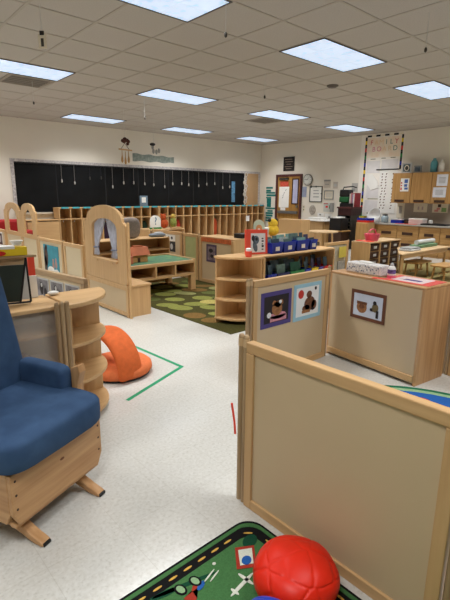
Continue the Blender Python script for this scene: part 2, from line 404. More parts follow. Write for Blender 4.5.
# patterned tissue box (long), drawn over with blobs
p = on_cab(.60, .14)
T = thing('patterned_box', 'long white box with coloured dots on top of the low cabinet', 'box', (p.x, p.y, ZC), CRZ)
obj('body', B(-.06, -.17, 0, .06, .17, .085), mat('dotted_card', (232, 228, 222), .6, rgb2=(192, 186, 188), scale=(70, 70, 70), detail=1), T, .012)
random.seed(3); fdot = Face((-.0605, .17, 0), (0, -1, 0), (0, 0, 1))
for k in range(18): obj('printed_dot', fdot.ell(.02+.0175*k, random.uniform(.014, .07), .006, .006, 0, .0006), mat('print_dot_slate', (96, 108, 132), .6), T)
obj('tissue', MB().rbox((0, .02, .088), (.03, .07, .012), 3), WHITE, T, smooth=True)
p = on_cab(.36, .12)
T = thing('wipe_bottle', 'small white bottle with purple label and pink base beside the patterned box', 'bottle', (p.x, p.y, ZC), CRZ)
obj('body', MB().lathe([(.026, .022), (.03, .03), (.03, .075), (.022, .09), (.012, .096)]), WHITE, T, smooth=True)
obj('base', MB().lathe([(.031, 0), (.032, .004), (.032, .02), (.029, .024)]), PINK, T)
obj('label', MB().lathe([(.0306, .038), (.0306, .07)]), mat('label_purple', (120, 96, 160), .6, .3, (80, 80, 80)), T)
obj('cap', MB().lathe([(.013, .094), (.013, .108), (.008, .118), (.004, .12)]), LGREY, T)
p = on_cab(.22, .17)
T = thing('flyer', 'red and white printed flyer lying on the low cabinet', 'paper', (p.x, p.y, ZC), CRZ+.08)
obj('sheet', B(-.13, -.20, .0005, .14, .17, .003), mat('flyer_red', (226, 92, 84), .5, .06), T)
obj('printed_panel', B(-.09, -.13, .003, .12, .12, .0036), mat('flyer_pale', (236, 214, 212), .5, .1, (30, 30, 30)), T)
obj('printed_title', B(-.03, -.08, .0036, .02, .05, .0042), PURPLE, T)
tag(obj('folded_sheet', MB().box(-.05, -.11, 0, .06, .1, .002).tr(Matrix.Translation((on_cab(.40, .035)+Vector((0, 0, ZC+.0005)))) @ Matrix.Rotation(CRZ+.3, 4, 'Z') @ Matrix.Scale(.55, 4)), CORAL), 'small coral paper slip beside the flyer on the low cabinet', 'paper')
# partition beyond the cabinet's near end
partition('beige partition panel at the right edge behind the low cabinet', (3.47, 1.27), (3.47, .40), .735, posts=(2, 0), infill=mat('plywood_panel', (196, 160, 112), .5, .06, (4, 40, 4)))

# ------------------------------------------------------------------ rugs
FL = Face((0, 0, 0), (1, 0, 0), (0, 1, 0))
def rrect(x0, y0, x1, y1, r, n=8):
    pts = []
    for cx, cy, a in ((x1-r, y1-r, 0), (x0+r, y1-r, PI/2), (x0+r, y0+r, PI), (x1-r, y0+r, 1.5*PI)):
        for k in range(n+1): pts.append((cx+r*math.cos(a+PI/2*k/n), cy+r*math.sin(a+PI/2*k/n)))
    return pts
def ringpoly(fa, outer, inner, d0, d1, mb=None):
    mb = mb or MB()
    bm = mb.bm; n = len(outer)
    vs_ = [[bm.verts.new(fa.P(*q, d)) for q in pl] for pl, d in ((outer, d0), (outer, d1), (inner, d1), (inner, d0))]
    for a, b in zip(vs_, vs_[1:]+vs_[:1]):
        for i in range(n): bm.faces.new((a[i], a[(i+1) % n], b[(i+1) % n], b[i]))
    return mb
RG = mat('rug_green', (72, 118, 70), .95, .1, (160, 160, 160), bump=.3, spec=.1); RB = mat('rug_black', (26, 26, 26), .95, .1, (160, 160, 160), bump=.3, spec=.1)
RDG = mat('rug_dark_green', (26, 74, 52), .95, .1, (160, 160, 160), bump=.3, spec=.1); RYE = mat('rug_yellow', (222, 176, 84), .95, .1, (160, 160, 160), spec=.1); RWH = mat('rug_white', (216, 220, 204), .95, .06, (160, 160, 160), spec=.1)
RRD = mat('rug_red', (166, 58, 44), .95, .08, (160, 160, 160), spec=.1); RBL = mat('rug_blue', (44, 96, 168), .95, .08, (160, 160, 160), bump=.3, spec=.1)
T = thing('road_rug', 'green play rug with a black road border beside the near partition', 'rug', (.5, .3, 0))
X0, Y0, X1, Y1 = -.45, -.9, 1.192, 1.163
obj('base', MB().prism(rrect(X0, Y0, X1, Y1, .08), 'z', .0005, .007), RB, T, world=True)
def rr(i): return rrect(X0+i, Y0+i, X1-i, Y1-i, max(.02, .08-i*.3))
obj('border_stripe', ringpoly(FL, rr(.011), rr(.027), .006, .0085), RG, T, world=True)
obj('field', MB().prism(rr(.072), 'z', .006, .0085), RG, T, world=True)
dashes = []
y = Y1-.0495; x = 1.04
while x > .35: dashes.append((x-.019, y, .019, .0045, 0)); x -= .066
x = X1-.0495; yy = Y1-.16
while yy > -.1: dashes.append((x, yy, .0045, .019, 0)); yy -= .066
dashes.append((1.115, 1.094, .019, .0045, -.7))
for a, b, c, d, r_ in dashes: obj('road_dash', FL.ell(a, b, c, d, .006, .0085, r_, seg=10), RYE, T, world=True)
for a, b, c, d, r_ in ((.77, 1.062, .13, .009, -.25), (.70, 1.078, .05, .012, -.2), (1.09, 1.058, .038, .026, .3)):
    obj('printed_tree', FL.ell(a, b, c, d, .008, .0094, r_), RDG, T, world=True)
for a, b in ((.748, 1.055), (.808, 1.05)):
    wl = obj('printed_tyre', FL.ell(a, b, .019, .026, .009, .0105, .2), RB, T, world=True)
    obj('printed_wheel', FL.ell(a, b, .012, .018, .01, .0114, .2), mat('rug_sage', (146, 180, 136), .95, .1, (160, 160, 160), spec=.1), wl, world=True)
obj('printed_car', FL.slab([(.735, 1.02), (.80, 1.022), (.825, 1.045), (.79, 1.04), (.775, 1.028), (.77, .99), (.745, .985)], .009, .0102), RRD, T, world=True)
obj('printed_bumper', FL.ell(.812, 1.022, .022, .010, .009, .0104, .4), RBL, T, world=True)
for a, b, c, d, r_ in ((.86, 1.035, .035, .003, .3), (.875, 1.022, .03, .003, .3), (.909, 1.065, .007, .006, 0)):
    obj('printed_streak', FL.ell(a, b, c, d, .009, .0104, r_), RWH, T, world=True)
for a, b, c, d, r_ in ((.925, .93, .065, .007, .15), (.95, .938, .035, .007, 1.7), (.885, .925, .018, .006, 1.7)):
    obj('printed_aeroplane', FL.ell(a, b, c, d, .009, .0102+.0003*(d == .007), r_), RWH, T, world=True)
hs = obj('printed_house', FL.slab([(.955, .99), (1.018, .95), (1.085, 1.03), (1.02, 1.07)], .009, .0104), RRD, T, world=True)
obj('printed_wall', FL.slab([(.975, .993), (1.02, .968), (1.068, 1.025), (1.02, 1.052)], .0102, .0116), RWH, hs, world=True)
obj('printed_door', FL.ell(1.01, .995, .022, .018, .0114, .0126, .4), RBL, hs, world=True)

T = thing('round_rug', 'blue round play rug with green border behind the near partition', 'rug', (2.27, .88, 0))
def circ(r, n=48): return [(2.27+r*math.cos(2*PI*k/n), .88+r*math.sin(2*PI*k/n)) for k in range(n)]
obj('border', MB().prism(circ(.875), 'z', .0005, .007), mat('rug_border_green', (40, 110, 78), .95, .1, (160, 160, 160), spec=.1), T, world=True)
obj('inner_ring', MB().prism(circ(.835), 'z', .006, .0082), mat('rug_pale_green', (150, 184, 140), .95, .1, (60, 60, 60), spec=.1), T, world=True)
obj('field', MB().prism(circ(.79), 'z', .007, .0092), RBL, T, world=True)
mb = MB(); FL.ell(2.83, 1.21, .085, .055, .009, .0104, -.9, mb); FL.ell(2.63, 1.42, .09, .04, .009, .0104, -.7, mb)
obj('printed_flower', mb, mat('rug_crimson', (190, 50, 70), .95, .1, (160, 160, 160), spec=.1), T, world=True)
obj('printed_centre', FL.ell(2.83, 1.21, .03, .022, .0102, .0116, -.9), RYE, T, world=True)
mb = MB(); FL.ell(3.0, 1.02, .04, .03, .009, .0104, .4, mb); FL.ell(2.86, .98, .05, .02, .009, .0104, -.5, mb); FL.ell(2.98, .9, .035, .02, .009, .0104, 1, mb)
obj('printed_shell', mb, RWH, T, world=True)

T = thing('leaf_rug', 'dark olive area rug with overlapping green and yellow leaf ovals', 'rug', (3.9, 4.3, 0))
RX_0, RY_0, RX_1, RY_1 = 2.87, 3.12, 4.86, 5.95
obj('base', B(RX_0, RY_0, .0003, RX_1, RY_1, .005), mat('rug_olive_black', (78, 74, 38), .95, .15, (60, 60, 60), bump=.3, spec=.1), T, world=True)
LC = {'rug_lime': (138, 140, 72), 'rug_leaf_yellow': (184, 170, 98), 'rug_moss': (98, 104, 56), 'rug_rust': (126, 98, 54), 'rug_pale_leaf': (156, 156, 102)}
random.seed(11); keys = list(LC); k = 0
for ix in range(8):
    for iy in range(9):
        ax = RX_0+.2+ix*.29+random.uniform(-.05, .05); ay = RY_0+.17+iy*.32+random.uniform(-.06, .06)+(ix % 2)*.12
        ra, rb = random.uniform(.13, .19), random.uniform(.085, .125)
        if ax+ra > RX_1 or ay+ra > RY_1 or ax-ra < RX_0 or ay-ra < RY_0: continue
        key = random.choices(keys, (3, 2, 3, 3, 2))[0]; k += 1
        obj('leaf_oval', FL.ell(ax, ay, ra, rb, .0045, .0055+k*.00002, random.uniform(-.5, .3)-.7), mat(key, LC[key], .95, .12, (40, 40, 40), bump=.2, spec=.1), T, world=True)
tag(obj('play_mat', B(5.6, 2.0, .0003, 9.4, 4.6, .003), mat('olive_carpet', (142, 128, 82), .95, .1, (90, 90, 90), bump=.3, spec=.1)), 'plain olive tan carpet under the stools at the right', 'rug')

# green floor tape
TAPE = mat('green_tape', (24, 150, 100), .5, .03)
tag(obj('floor_tape', MB().prism([(1.356, 2.511), (1.980, 2.759), (1.942, 3.62), (1.970, 3.62), (2.012, 2.738), (1.364, 2.482)], 'z', .0003, .0012), TAPE), 'green tape line forming a corner on the white floor', 'tape')

# ------------------------------------------------------------------ red ball cushion
def ball_cushion(T, r, hz, m_, zc):
    bm = bmesh.new(); bmesh.ops.create_icosphere(bm, subdivisions=6, radius=1)
    ph = (1+5**.5)/2
    ico = [Vector(v).normalized() for v in ((0,1,ph),(0,-1,ph),(0,1,-ph),(0,-1,-ph),(1,ph,0),(-1,ph,0),(1,-ph,0),(-1,-ph,0),(ph,0,1),(ph,0,-1),(-ph,0,1),(-ph,0,-1))]
    dod = [Vector(v).normalized() for v in [(a,b,c) for a in (1,-1) for b in (1,-1) for c in (1,-1)]+[(0,a/ph,b*ph) for a in (1,-1) for b in (1,-1)]+[(a/ph,b*ph,0) for a in (1,-1) for b in (1,-1)]+[(a*ph,0,b/ph) for a in (1,-1) for b in (1,-1)]]
    Rm = Matrix.Rotation(.5, 3, 'X') @ Matrix.Rotation(.9, 3, 'Z')
    cs = [(Rm @ c, .0) for c in dod] + [(Rm @ c, -.035) for c in ico]
    for v in bm.verts:
        dn = v.co.normalized()
        ds = sorted((dn.dot(c)+o for c, o in cs), reverse=True)
        gap = ds[0]-ds[1]
        g_ = math.exp(-(gap/.014)**2)
        k = 1 - .035*g_ + .012*min(1, gap/.12)
        e = dn*k
        zz = math.copysign(abs(e.z)**.85, e.z)*hz
        if zz < -hz*.8: zz = -hz*.8-(-hz*.8-zz)*.15
        wob = 1+.015*math.sin(5*math.atan2(e.y, e.x)+3*e.z)
        v.co = Vector((e.x*r*wob, e.y*r*wob, zz+zc))
    mb = MB(); mb.bm.free(); mb.bm = bm
    return obj('cover', mb, m_, T, smooth=True)
REDL = mat('red_leatherette', (228, 40, 16), .42, .05, (14, 14, 14), bump=.06, spec=.3)
T = thing('ball_cushion', 'large red leatherette ball cushion with stitched panels on the green rug', 'cushion', (1.037, .786, .012))
ball_cushion(T, .146, .088, REDL, .073)
T = thing('ball_cushion', 'blue ball cushion with white patch cut off by the bottom edge', 'cushion', (.795, .69, .012))
ball_cushion(T, .10, .098, mat('blue_leatherette', (22, 62, 176), .36, .05, (14, 14, 14), spec=.5), .081)
obj('patch', MB().rbox((.0, .045, .157), (.03, .014, .006), 3), WHITE, T, smooth=True)

# ------------------------------------------------------------------ glider rocking chair (local: x right, y back)
BLF = mat('blue_cushion_fabric', (62, 88, 122), .85, .12, (10, 10, 10), bump=.12, spec=.2, rgb2=(50, 74, 106))
GX, GYw, GZ = wood('x', 'glider'), wood('y', 'glider'), wood('z', 'glider')
T = thing('glider_rocking_chair', 'wooden glider rocking chair with blue cushions at the left', 'chair', (.607, 1.70, 0), math.radians(23.8))
obj('front_apron', MB().prism([(-.25, .165), (-.225, .115), (.225, .115), (.25, .165), (.25, .335), (-.25, .335)], 'y', 0, .02), GX, T, .004)
fa = Face((-.25, 0, 0), (1, 0, 0), (0, 0, 1)); mb = MB()
for a in (.02, .48):
    for b in (.185, .245, .305): fa.ell(a, b, .005, .005, -.001, .0012, mb=mb)
obj('screw', mb, BROWN, T)
obj('wood_knot', fa.ell(.255, .265, .012, .006, 0, .0008), mat('knot', (120, 74, 42), .5), T)
for s in (-1, 1):
    x0_, x1_ = (s*.25, s*.228)
    obj('side_panel', MB().prism([(.02, .165), (.045, .115), (.5, .115), (.52, .165), (.52, .335), (.02, .335)], 'x', x0_, x1_), GYw, T, .004)
obj('lower_rail', B(-.235, .012, .095, .235, .045, .118), GX, T, .004)
for s in (-.165, .165):
    leg = obj('runner', MB().prism([(-.062, .003), (-.05, .0), (-.01, .004), (.04, .02), (.1, .04), (.3, .045), (.5, .03), (.6, 0), (.62, .004), (.58, .05), (.45, .08), (.15, .084), (.06, .066), (.0, .038), (-.045, .022), (-.06, .014)], 'x', s-.022, s+.022), GYw, T, .006)
    obj('rubber_tip', B(s-.018, -.066, .002, s+.018, -.056, .015), BLACK, leg, .002)
for s in (-1, 1):
    obj('glide_arm', B(s*.12-.012, .12, .085, s*.12+.012, .16, .2), GZ, T)
sc_ = MB().rbox((-.01, .235, .40), (.275, .285, .072), 6, 32)
obj('seat_cushion', sc_, BLF, T, smooth=True)
# backrest leaning back
M = Matrix.Translation((-.01, .465, .43)) @ Matrix.Rotation(math.radians(-9), 4, 'X')
bk = MB().rbox((0, 0, .33), (.255, .07, .37), 5, 32)
for v in bk.bm.verts: v.co.x *= 1-.17*max(0, v.co.z)/.7
obj('back_cushion', bk.tr(M), BLF, T, smooth=True)
obj('back_frame', MB().box(-.21, .06, -.2, .19, .085, .62).tr(M), GZ, T, .005)
# arm pads
for s in (-1, 1):
    a = obj('arm_cushion', MB().rbox((s*.228, .315, .482), (.042, .155, .085), 6, 28), BLF, T, smooth=True)
    obj('arm_post', MB().prism([(.125, .33), (.165, .33), (.165, .55), (.12, .57), (.11, .535), (.13, .47)], 'x', s*.278-.022, s*.278+.022), GZ, T, .005)
    obj('arm_rail', B(s*.288-.012, .15, .49, s*.288+.012, .46, .515), GYw, T, .005)

# ------------------------------------------------------------------ left shelf group
T = thing('toy_shelf', 'low maple shelf with clear plastic back below the black easel', 'shelf', (.42, 2.62, 0))
zt = .755
obj('top', B(-.05, 2.36, zt-.022, .93, 2.68, zt), WX, T, .005, world=True)
for xa in (-.05, .905): obj('side_panel', B(xa, 2.38, 0, xa+.02, 2.68, zt-.022), WZ, T, .003, world=True)
for z in (.07, .40, .60): obj('shelf', B(-.03, 2.40, z-.02, .905, 2.68, z), WX, T, .003, world=True)
obj('back_panel', B(-.03, 2.665, .05, .905, 2.678, zt-.022), LAM, T, world=True)
obj('clear_panel', B(-.03, 2.385, .07, .905, 2.391, zt-.022), mat('clear_acrylic', (236, 226, 212), .12, .02, alpha=.26, spec=.6), T, world=True)
tag(obj('wooden_tray', MB().prism(rrect(.30, 2.42, .78, 2.64, .1), 'z', .401, .45), mat('red_brown_wood', (150, 88, 52), .4, .1)), 'reddish brown wooden tray inside the clear fronted shelf', 'tray')
quarter_shelf('quarter-round maple shelf between the blue glider and the orange floor chair', (.945, 2.69), .355, -PI/2, 0, .757, (.06, .29, .52))
T = thing('hinge_post', 'pair of greyish wooden hinge posts on the clear fronted shelf', 'post', (.95, 2.375, 0))
for dx in (-.026, .002, .03): obj('post', MB().lathe([(.013, 0), (.013, .77), (.009, .778), (0, .78)], (dx-.045, -.035, 0), 12), wood('z', 'grey'), T)
# photo panel
partition('low panel with black and white photos behind the quarter-round shelf', (1.225, 3.70), (1.335, 2.97), .765, posts=(1, 0), rail=.045, infill=LAMG, tone='grey')
dq = (Vector((1.335, 2.97, 0))-Vector((1.225, 3.70, 0))).normalized(); nq = Vector((dq.y, -dq.x, 0)).normalized()
nq = dq.cross(Vector((0, 0, 1))) 
for a, lab in ((.06, 'black and white child photo on the photo panel, leftmost, nearest the easel'), (.27, 'black and white child photo in the middle of the photo panel'), (.48, 'black and white child photo at the right on the photo panel')):
    base = Vector((1.225, 3.70, 0)) + dq*a + nq*.0105
    fp = Face((base.x, base.y, .53), dq, (0, 0, 1))
    picture('photo', lab, 'photo', fp, .19, .17, .012, LGREY, mat('photo_grey', (150, 146, 150), .5, .3, (14, 14, 14)), [('printed_figure', PDK, [('e', .4, .5, .14, .3), ('e', .7, .35, .12, .2)]), ('printed_face', LGREY, [('e', .42, .66, .07, .1)])], group='photos on the photo panel')
tag(obj('white_knob', MB().ball((.97, 2.62, .772), .026, (1.3, .8, .5)), WHITE, smooth=True), 'small white knob on the shelf top before the photo panel', 'knob')  # a small white knob, modelled as a flattened ball

# tabletop easel on the shelf
T = thing('tabletop_easel', 'black framed chalkboard easel standing on the low shelf', 'easel', (.70, 2.53, zt))
ZE = zt+.001
def vv(x, y, z): return Vector((x, y, z))
apx, fft, bft = vv(.803, 2.53, 1.010), vv(.752, 2.523, ZE+.008), vv(.806, 2.516, ZE+.008)
along = vv(-.93, .22, 0).normalized()*.24
ff2 = vv(*fft) + along
for a in (fft, bft):
    for off in (vv(0, 0, 0), along): obj('leg', MB().tube([a+off, apx+off], .006, 6), BLACK, T, world=True)
obj('base_rail', MB().tube([fft+along, fft], .006, 6), BLACK, T, world=True)
obj('base_rail', MB().tube([fft, bft], .006, 6), BLACK, T, world=True)
def sheet(a, b, t0, t1, inset=.0):
    p = [a.lerp(b, t0), a.lerp(b, t1), a.lerp(b, t1)+along, a.lerp(b, t0)+along]; n_ = (p[1]-p[0]).cross(p[3]-p[0]).normalized()*.003
    return MB().loft([[q-n_ for q in p], [q+n_ for q in p]])
obj('chalkboard', sheet(fft, apx, .03, .84), mat('chalkboard_green', (46, 56, 50), .4, .15, (5, 5, 5)), T, world=True)
obj('top_board', sheet(fft, apx, .845, .99), wood('x', 'grey'), T, world=True)
obj('back_board', sheet(bft, apx, .06, .96), LGREY, T, world=True)
q0 = apx + vv(.03, .012, 0); q1 = apx + along + vv(-.02, -.01, 0); wn = vv(.4, -.86, 0).normalized()*.045
obj('top_ledge', MB().loft([[p + vv(0, 0, z) for p in (q0-wn, q0+wn, q1+wn, q1-wn)] for z in (.0, .012)]), wood('x', 'grey'), T, .002, world=True)
T = thing('yellow_box', 'yellow and white snack box on the easel ledge', 'box', (.755, 2.55, 1.0225), math.radians(-10))
obj('body', B(-.12, -.03, 0, .06, .03, .045), YELLOW, T, .003)
obj('lid', B(-.122, -.032, .036, .0, .032, .052), WHITE, T, .003)
obj('printed_mark', Face((-.14, -.0305, 0), (1, 0, 0), (0, 0, 1)).ell(.06, .015, .035, .013, 0, .0006), RED, T)
tag(obj('paper_bowl', MB().lathe([(.012, 0), (.018, .002), (.03, .024), (.034, .025), (.02, .003)], (.768, 2.545, 1.0755), 18), WHITE), 'small white paper bowl set on the yellow snack box', 'bowl')
tag(obj('coral_folder', B(.853, 2.655, zt+.001, .890, 2.665, zt+.235), CORAL), 'narrow coral folder standing behind the black easel', 'folder')
tag(obj('white_folder', B(.843, 2.638, zt+.001, .889, 2.648, zt+.13), WHITE), 'narrow white folder standing behind the black easel, before the coral one', 'folder')

# ------------------------------------------------------------------ orange floor seat
ORF = mat('orange_fabric', (236, 128, 78), .8, .06, (30, 30, 30), bump=.1, spec=.15)
T = thing('floor_chair', 'orange padded floor chair with hoop backrest beside the quarter-round shelf', 'seat', (1.57, 2.98, 0))
obj('base_sole', MB().lathe([(.23, .0), (.235, .012), (.23, .02)], (0, 0, 0), 36), BLACK, T)
obj('seat_pad', MB().lathe([(.0, .018), (.235, .018), (.252, .04), (.245, .075), (.215, .098), (.1, .104), (0, .105)], (0, 0, 0), 40), ORF, T, smooth=True)
A = Vector((-.025, -.215, .03)); Bv = Vector((-.13, .30, .03)); mid = (A+Bv)/2; hd = (Bv-A)/2; wd = Vector((hd.y, -hd.x, 0)).normalized()
rings = []
for k in range(25):
    t_ = PI*k/24
    c = mid - hd*math.cos(t_) + Vector((0, 0, .30*math.sin(t_)))
    nrm = (-hd*math.cos(t_)*.275/hd.length*1.0 + Vector((0, 0, hd.length*math.sin(t_)))).normalized()
    wdt = .105
    rings.append([c + wd*(wdt*math.copysign(abs(math.cos(a))**.6, math.cos(a))) + nrm*(.034*math.copysign(abs(math.sin(a))**.7, math.sin(a))) for a in [2*PI*q/20 for q in range(20)]])
obj('hoop_backrest', MB().loft(rings), mat('orange_fabric_deep', (226, 112, 60), .8, .06, (30, 30, 30), bump=.1, spec=.15), T, smooth=True)

# ------------------------------------------------------------------ window-arch puppet panel with bench
PX = 2.42
T = thing('puppet_window_panel', 'tall maple arch panel with a curtained window opening', 'panel', (PX, 4.81, 0))
y0_, y1_, ym, zl = 4.285, 5.29, 4.79, .365
def arch(yc, half, zs, zt_, n=16, p=1.0): return [(yc+half*math.cos(PI*k/n), zs+(zt_-zs)*math.sin(PI*k/n)**p) for k in range(n+1)]
# outline as a dense ring so that the opening can be cut: outer and inner loops with matching counts
def resample(pl, n):
    pts = [Vector((a, b, 0)) for a, b in pl]; pts.append(pts[0]); seg = [(pts[i+1]-pts[i]).length for i in range(len(pts)-1)]; tot = sum(seg); out = []
    i = 0; acc = 0
    for k in range(n):
        d = tot*k/n
        while acc+seg[i] < d: acc += seg[i]; i += 1
        p = pts[i].lerp(pts[i+1], (d-acc)/seg[i]); out.append((p.x, p.y))
    return out
def arch_outline(ya, yb, zb_, zs, zt_):
    yc = (ya+yb)/2; h = (yb-ya)/2
    return [(ya, zb_), (ya, zs)] + [(yc-(h-.07)*math.cos(PI*k/24), zs+.01+(zt_-zs-.01)*math.sin(PI*k/24)**.9) for k in range(25)] + [(yb, zs), (yb, zb_)]
def ring_prism(outer, inner, xa, xb):
    """plate between two loops that start at bottom-left and go the same way round"""
    mb = MB(); bm = mb.bm; n = len(outer)
    L4 = [[bm.verts.new((X_, a, b)) for a, b in pl] for pl, X_ in ((outer, xa), (inner, xa), (inner, xb), (outer, xb))]
    for A_, B_ in zip(L4, L4[1:]+L4[:1]):
        for i in range(n): bm.faces.new((A_[i], A_[(i+1) % n], B_[(i+1) % n], B_[i]))
    return mb
def radial(pl, c, n=96):
    """points of the closed polyline hit by rays from c"""
    out = []
    for k in range(n):
        t_ = 2*PI*k/n+.001; d = Vector((math.cos(t_), math.sin(t_))); best = None
        for i in range(len(pl)):
            a = Vector(pl[i])-Vector(c); b = Vector(pl[(i+1) % len(pl)])-Vector(c); e = b-a
            den = d.x*e.y-d.y*e.x
            if abs(den) < 1e-9: continue
            s_ = (a.x*e.y-a.y*e.x)/den; u_ = (a.x*d.y-a.y*d.x)/den
            if s_ > 0 and -1e-6 <= u_ <= 1+1e-6 and (best is None or s_ < best): best = s_
        p = Vector(c)+d*best; out.append((p.x, p.y))
    return out
def arch_plate(ya, yb, zb_, zs, zt_, ia, ib, izb, izs, izt, xa, xb):
    c = ((ia+ib)/2, (izb+izs)/2+.05)
    o = arch_outline(ya, yb, zb_, zs, zt_); i_ = arch_outline_in(ia, ib, izb, izs, izt)
    return ring_prism(radial(o, c), radial(i_, c), xa, xb)
def arch_outline_in(ya, yb, zb_, zs, zt_):
    yc = (ya+yb)/2; h = (yb-ya)/2
    return [(ya, zb_)] + [(yc-h*math.cos(PI*k/20), zs+(zt_-zs)*math.sin(PI*k/20)) for k in range(21)] + [(yb, zb_)]
obj('arch_board', arch_plate(y0_, y1_, zl, 1.03, 1.225, 4.485, 5.09, .615, .965, 1.08, PX-.018, PX+.018), WZ, T, .004, world=True)
obj('sill', B(PX-.05, 4.47, .595, PX+.02, 5.08, .618), WY, T, .004, world=True)
for y in (4.58, 4.95): obj('sill_peg', MB().tube([(PX-.035, y, .575), (PX-.035, y, .597)], .01, 8), WZ, T, world=True)
obj('curtain_rod', MB().tube([(PX+.03, 4.45, 1.065), (PX+.03, 5.14, 1.065)], .006, 8), CHROME, T, world=True)
CUR = mat('silver_curtain_fabric', (206, 208, 222), .55, .14, (50, 50, 9), bump=.1)
for ya, yb, yt in ((5.10, 4.815, 5.02), (4.81, 4.50, 4.585)):
    rings = []
    for i in range(19):
        z = 1.07 - .435*i/18; s_ = i/18
        if s_ < .78: k = s_/.78; wv = (1-k**1.3)*1.0+.22*k**1.3
        else: k = (s_-.78)/.22; wv = .2+.24*math.sin(k*PI/2)
        cyc = (ya+yb)/2*(1-min(1, s_/.78)) + yt*min(1, s_/.78); hw = (ya-yb)/2*wv
        row = []
        for q in range(41):
            u_ = -1+2*q/40
            row.append((PX+.03+.014*math.sin(u_*14)*(.5+.5*wv)-.03*min(1, s_/.78), cyc+u_*hw, z))
        back = [(a+.004, b, c) for a, b, c in reversed(row)]
        rings.append(row+back)
    c = obj('curtain', MB().loft(rings), CUR, T, smooth=True, world=True)
    obj('tie_back', MB().lathe([(.032, -.008), (.038, 0), (.032, .008)], (PX, yt, 1.07-.435*.78), 14), mat('tie_back_grey', (128, 134, 156), .5), c, world=True)
for y, zt_ in ((y0_-.025, 1.04), (y1_+.028, 1.03)):
    obj('end_post', MB().lathe([(.016, .366), (.016, zt_), (.012, zt_+.012), (0, zt_+.014)], (PX, y, 0), 12), WZ, T, world=True)
# bench below and behind the window panel
T = thing('storage_bench', 'low maple storage bench with beige back under the curtained window panel', 'bench', (2.54, 4.81, 0))
for y in (4.26, 5.318): obj('corner_post', MB().lathe([(.016, 0), (.016, .362)], (PX, y, 0), 12), WZ, T, world=True)
obj('top', B(PX-.018, 4.295, .34, 2.715, 5.30, .363), WY, T, .004, world=True)
obj('end_panel', B(PX+.0, 4.305, .0, 2.705, 4.327, .34), wood('z'), T, .003, world=True)
obj('end_panel', B(PX+.0, 5.275, .0, 2.705, 5.297, .34), WZ, T, .003, world=True)
obj('back_frame', MB().box(PX-.018, 4.295, .0, PX, 4.337, .34).box(PX-.018, 5.258, 0, PX, 5.30, .34).box(PX-.018, 4.337, .305, PX, 5.258, .34).box(PX-.018, 4.337, .012, PX, 5.258, .055), WZ, T, .003, world=True)
obj('back_panel', B(PX-.008, 4.337, .055, PX-.001, 5.258, .305), LAM, T, world=True)
obj('front_panel', B(2.69, 4.327, .02, 2.703, 5.275, .34), WY, T, world=True)

# line of partitions going back along the left
partition('beige partition panel next to the curtained window panel, at its far side', (PX, 5.99), (PX, 5.385), .71, infill=LAMG, posts=(0, 0), stile=.06)
partition('partition panel holding the turquoise poster', (PX, 6.94), (PX, 6.02), .71, infill=LAMG, posts=(1, 1), stile=.06)
fp = Face((PX-.012, 6.74, .19), (0, -1, 0), (0, 0, 1))
picture('poster', 'turquoise poster of people on the left partition panel', 'poster', fp, .56, .43, 0, WHITE, mat('poster_turquoise', (54, 152, 172), .5, .12, (7, 7, 7)),
        [('printed_person', mat('poster_brown', (96, 74, 66), .6, .2, (20, 20, 20)), [('e', .16, .6, .13, .34), ('e', .2, .9, .08, .09), ('e', .1, .3, .1, .3)]), ('printed_child', mat('poster_skin', (190, 150, 140), .6, .1), [('e', .62, .36, .07, .14), ('e', .8, .4, .07, .14), ('e', .62, .52, .05, .05), ('e', .8, .56, .05, .05)]),
         ('printed_shirt', WHITE, [('e', .46, .14, .24, .15), ('e', .82, .12, .16, .12)])])
# double arch panel
T = thing('double_arch_panel', 'maple panel with two tall open arches at the far left', 'panel', (PX, 7.72, 0))
for k, (ya, yb) in enumerate(((6.96, 7.66), (7.66, 8.50))):
    m_ = .17
    obj('arch_board', arch_plate(ya, yb, .70, 1.07, 1.195, ya+m_, yb-m_, .72, .93, 1.10, PX-.016, PX+.016), WZ, T, .003, world=True)
    obj('infill_panel', B(PX-.006, ya+.05, .05, PX+.006, yb-.05, .66), LAMG, T, world=True)
    obj('bottom_rail', B(PX-.016, ya+.05, 0, PX+.016, yb-.05, .05), WY, T, world=True)
    obj('middle_rail', B(PX-.016, ya, .655, PX+.016, yb, .702), WY, T, .003, world=True)
    obj('stile', B(PX-.016, ya, 0, PX+.016, ya+.05, .655), WZ, T, world=True); obj('stile', B(PX-.016, yb-.05, 0, PX+.016, yb, .655), WZ, T, world=True)
partition('far left beige partition panel beyond the double arch panel', (PX, 9.5), (PX, 8.54), .71, infill=LAMG, stile=.06)
fp = Face((PX-.012, 9.02, .40), (0, -1, 0), (0, 0, 1))
picture('photo', 'small framed photo at the far left edge beyond the double arch', 'photo', fp, .3, .26, .03, WHITE, mat('photo_brown', (70, 58, 56), .5, .3, (14, 14, 14)), [('printed_face', LGREY, [('e', .5, .5, .18, .25)])])
# red sofa in the far left corner
REDF = mat('red_vinyl', (170, 36, 38), .5, .06, (12, 12, 12))
T = thing('red_sofa', 'small red sofa in the far left corner behind the double arch', 'sofa', (2.55, 9.6, 0))
obj('base', B(1.75, 9.3, .04, 3.2, 10.0, .3), REDF, T, .03, world=True)
obj('seat_cushion', B(1.9, 9.28, .3, 3.05, 9.8, .44), REDF, T, .04, world=True)
obj('backrest', B(1.75, 9.78, .3, 3.2, 10.02, .82), REDF, T, .05, world=True)
for xa, xb in ((1.75, 1.92), (3.03, 3.2)): obj('armrest', B(xa, 9.3, .3, xb, 9.8, .62), REDF, T, .04, world=True)

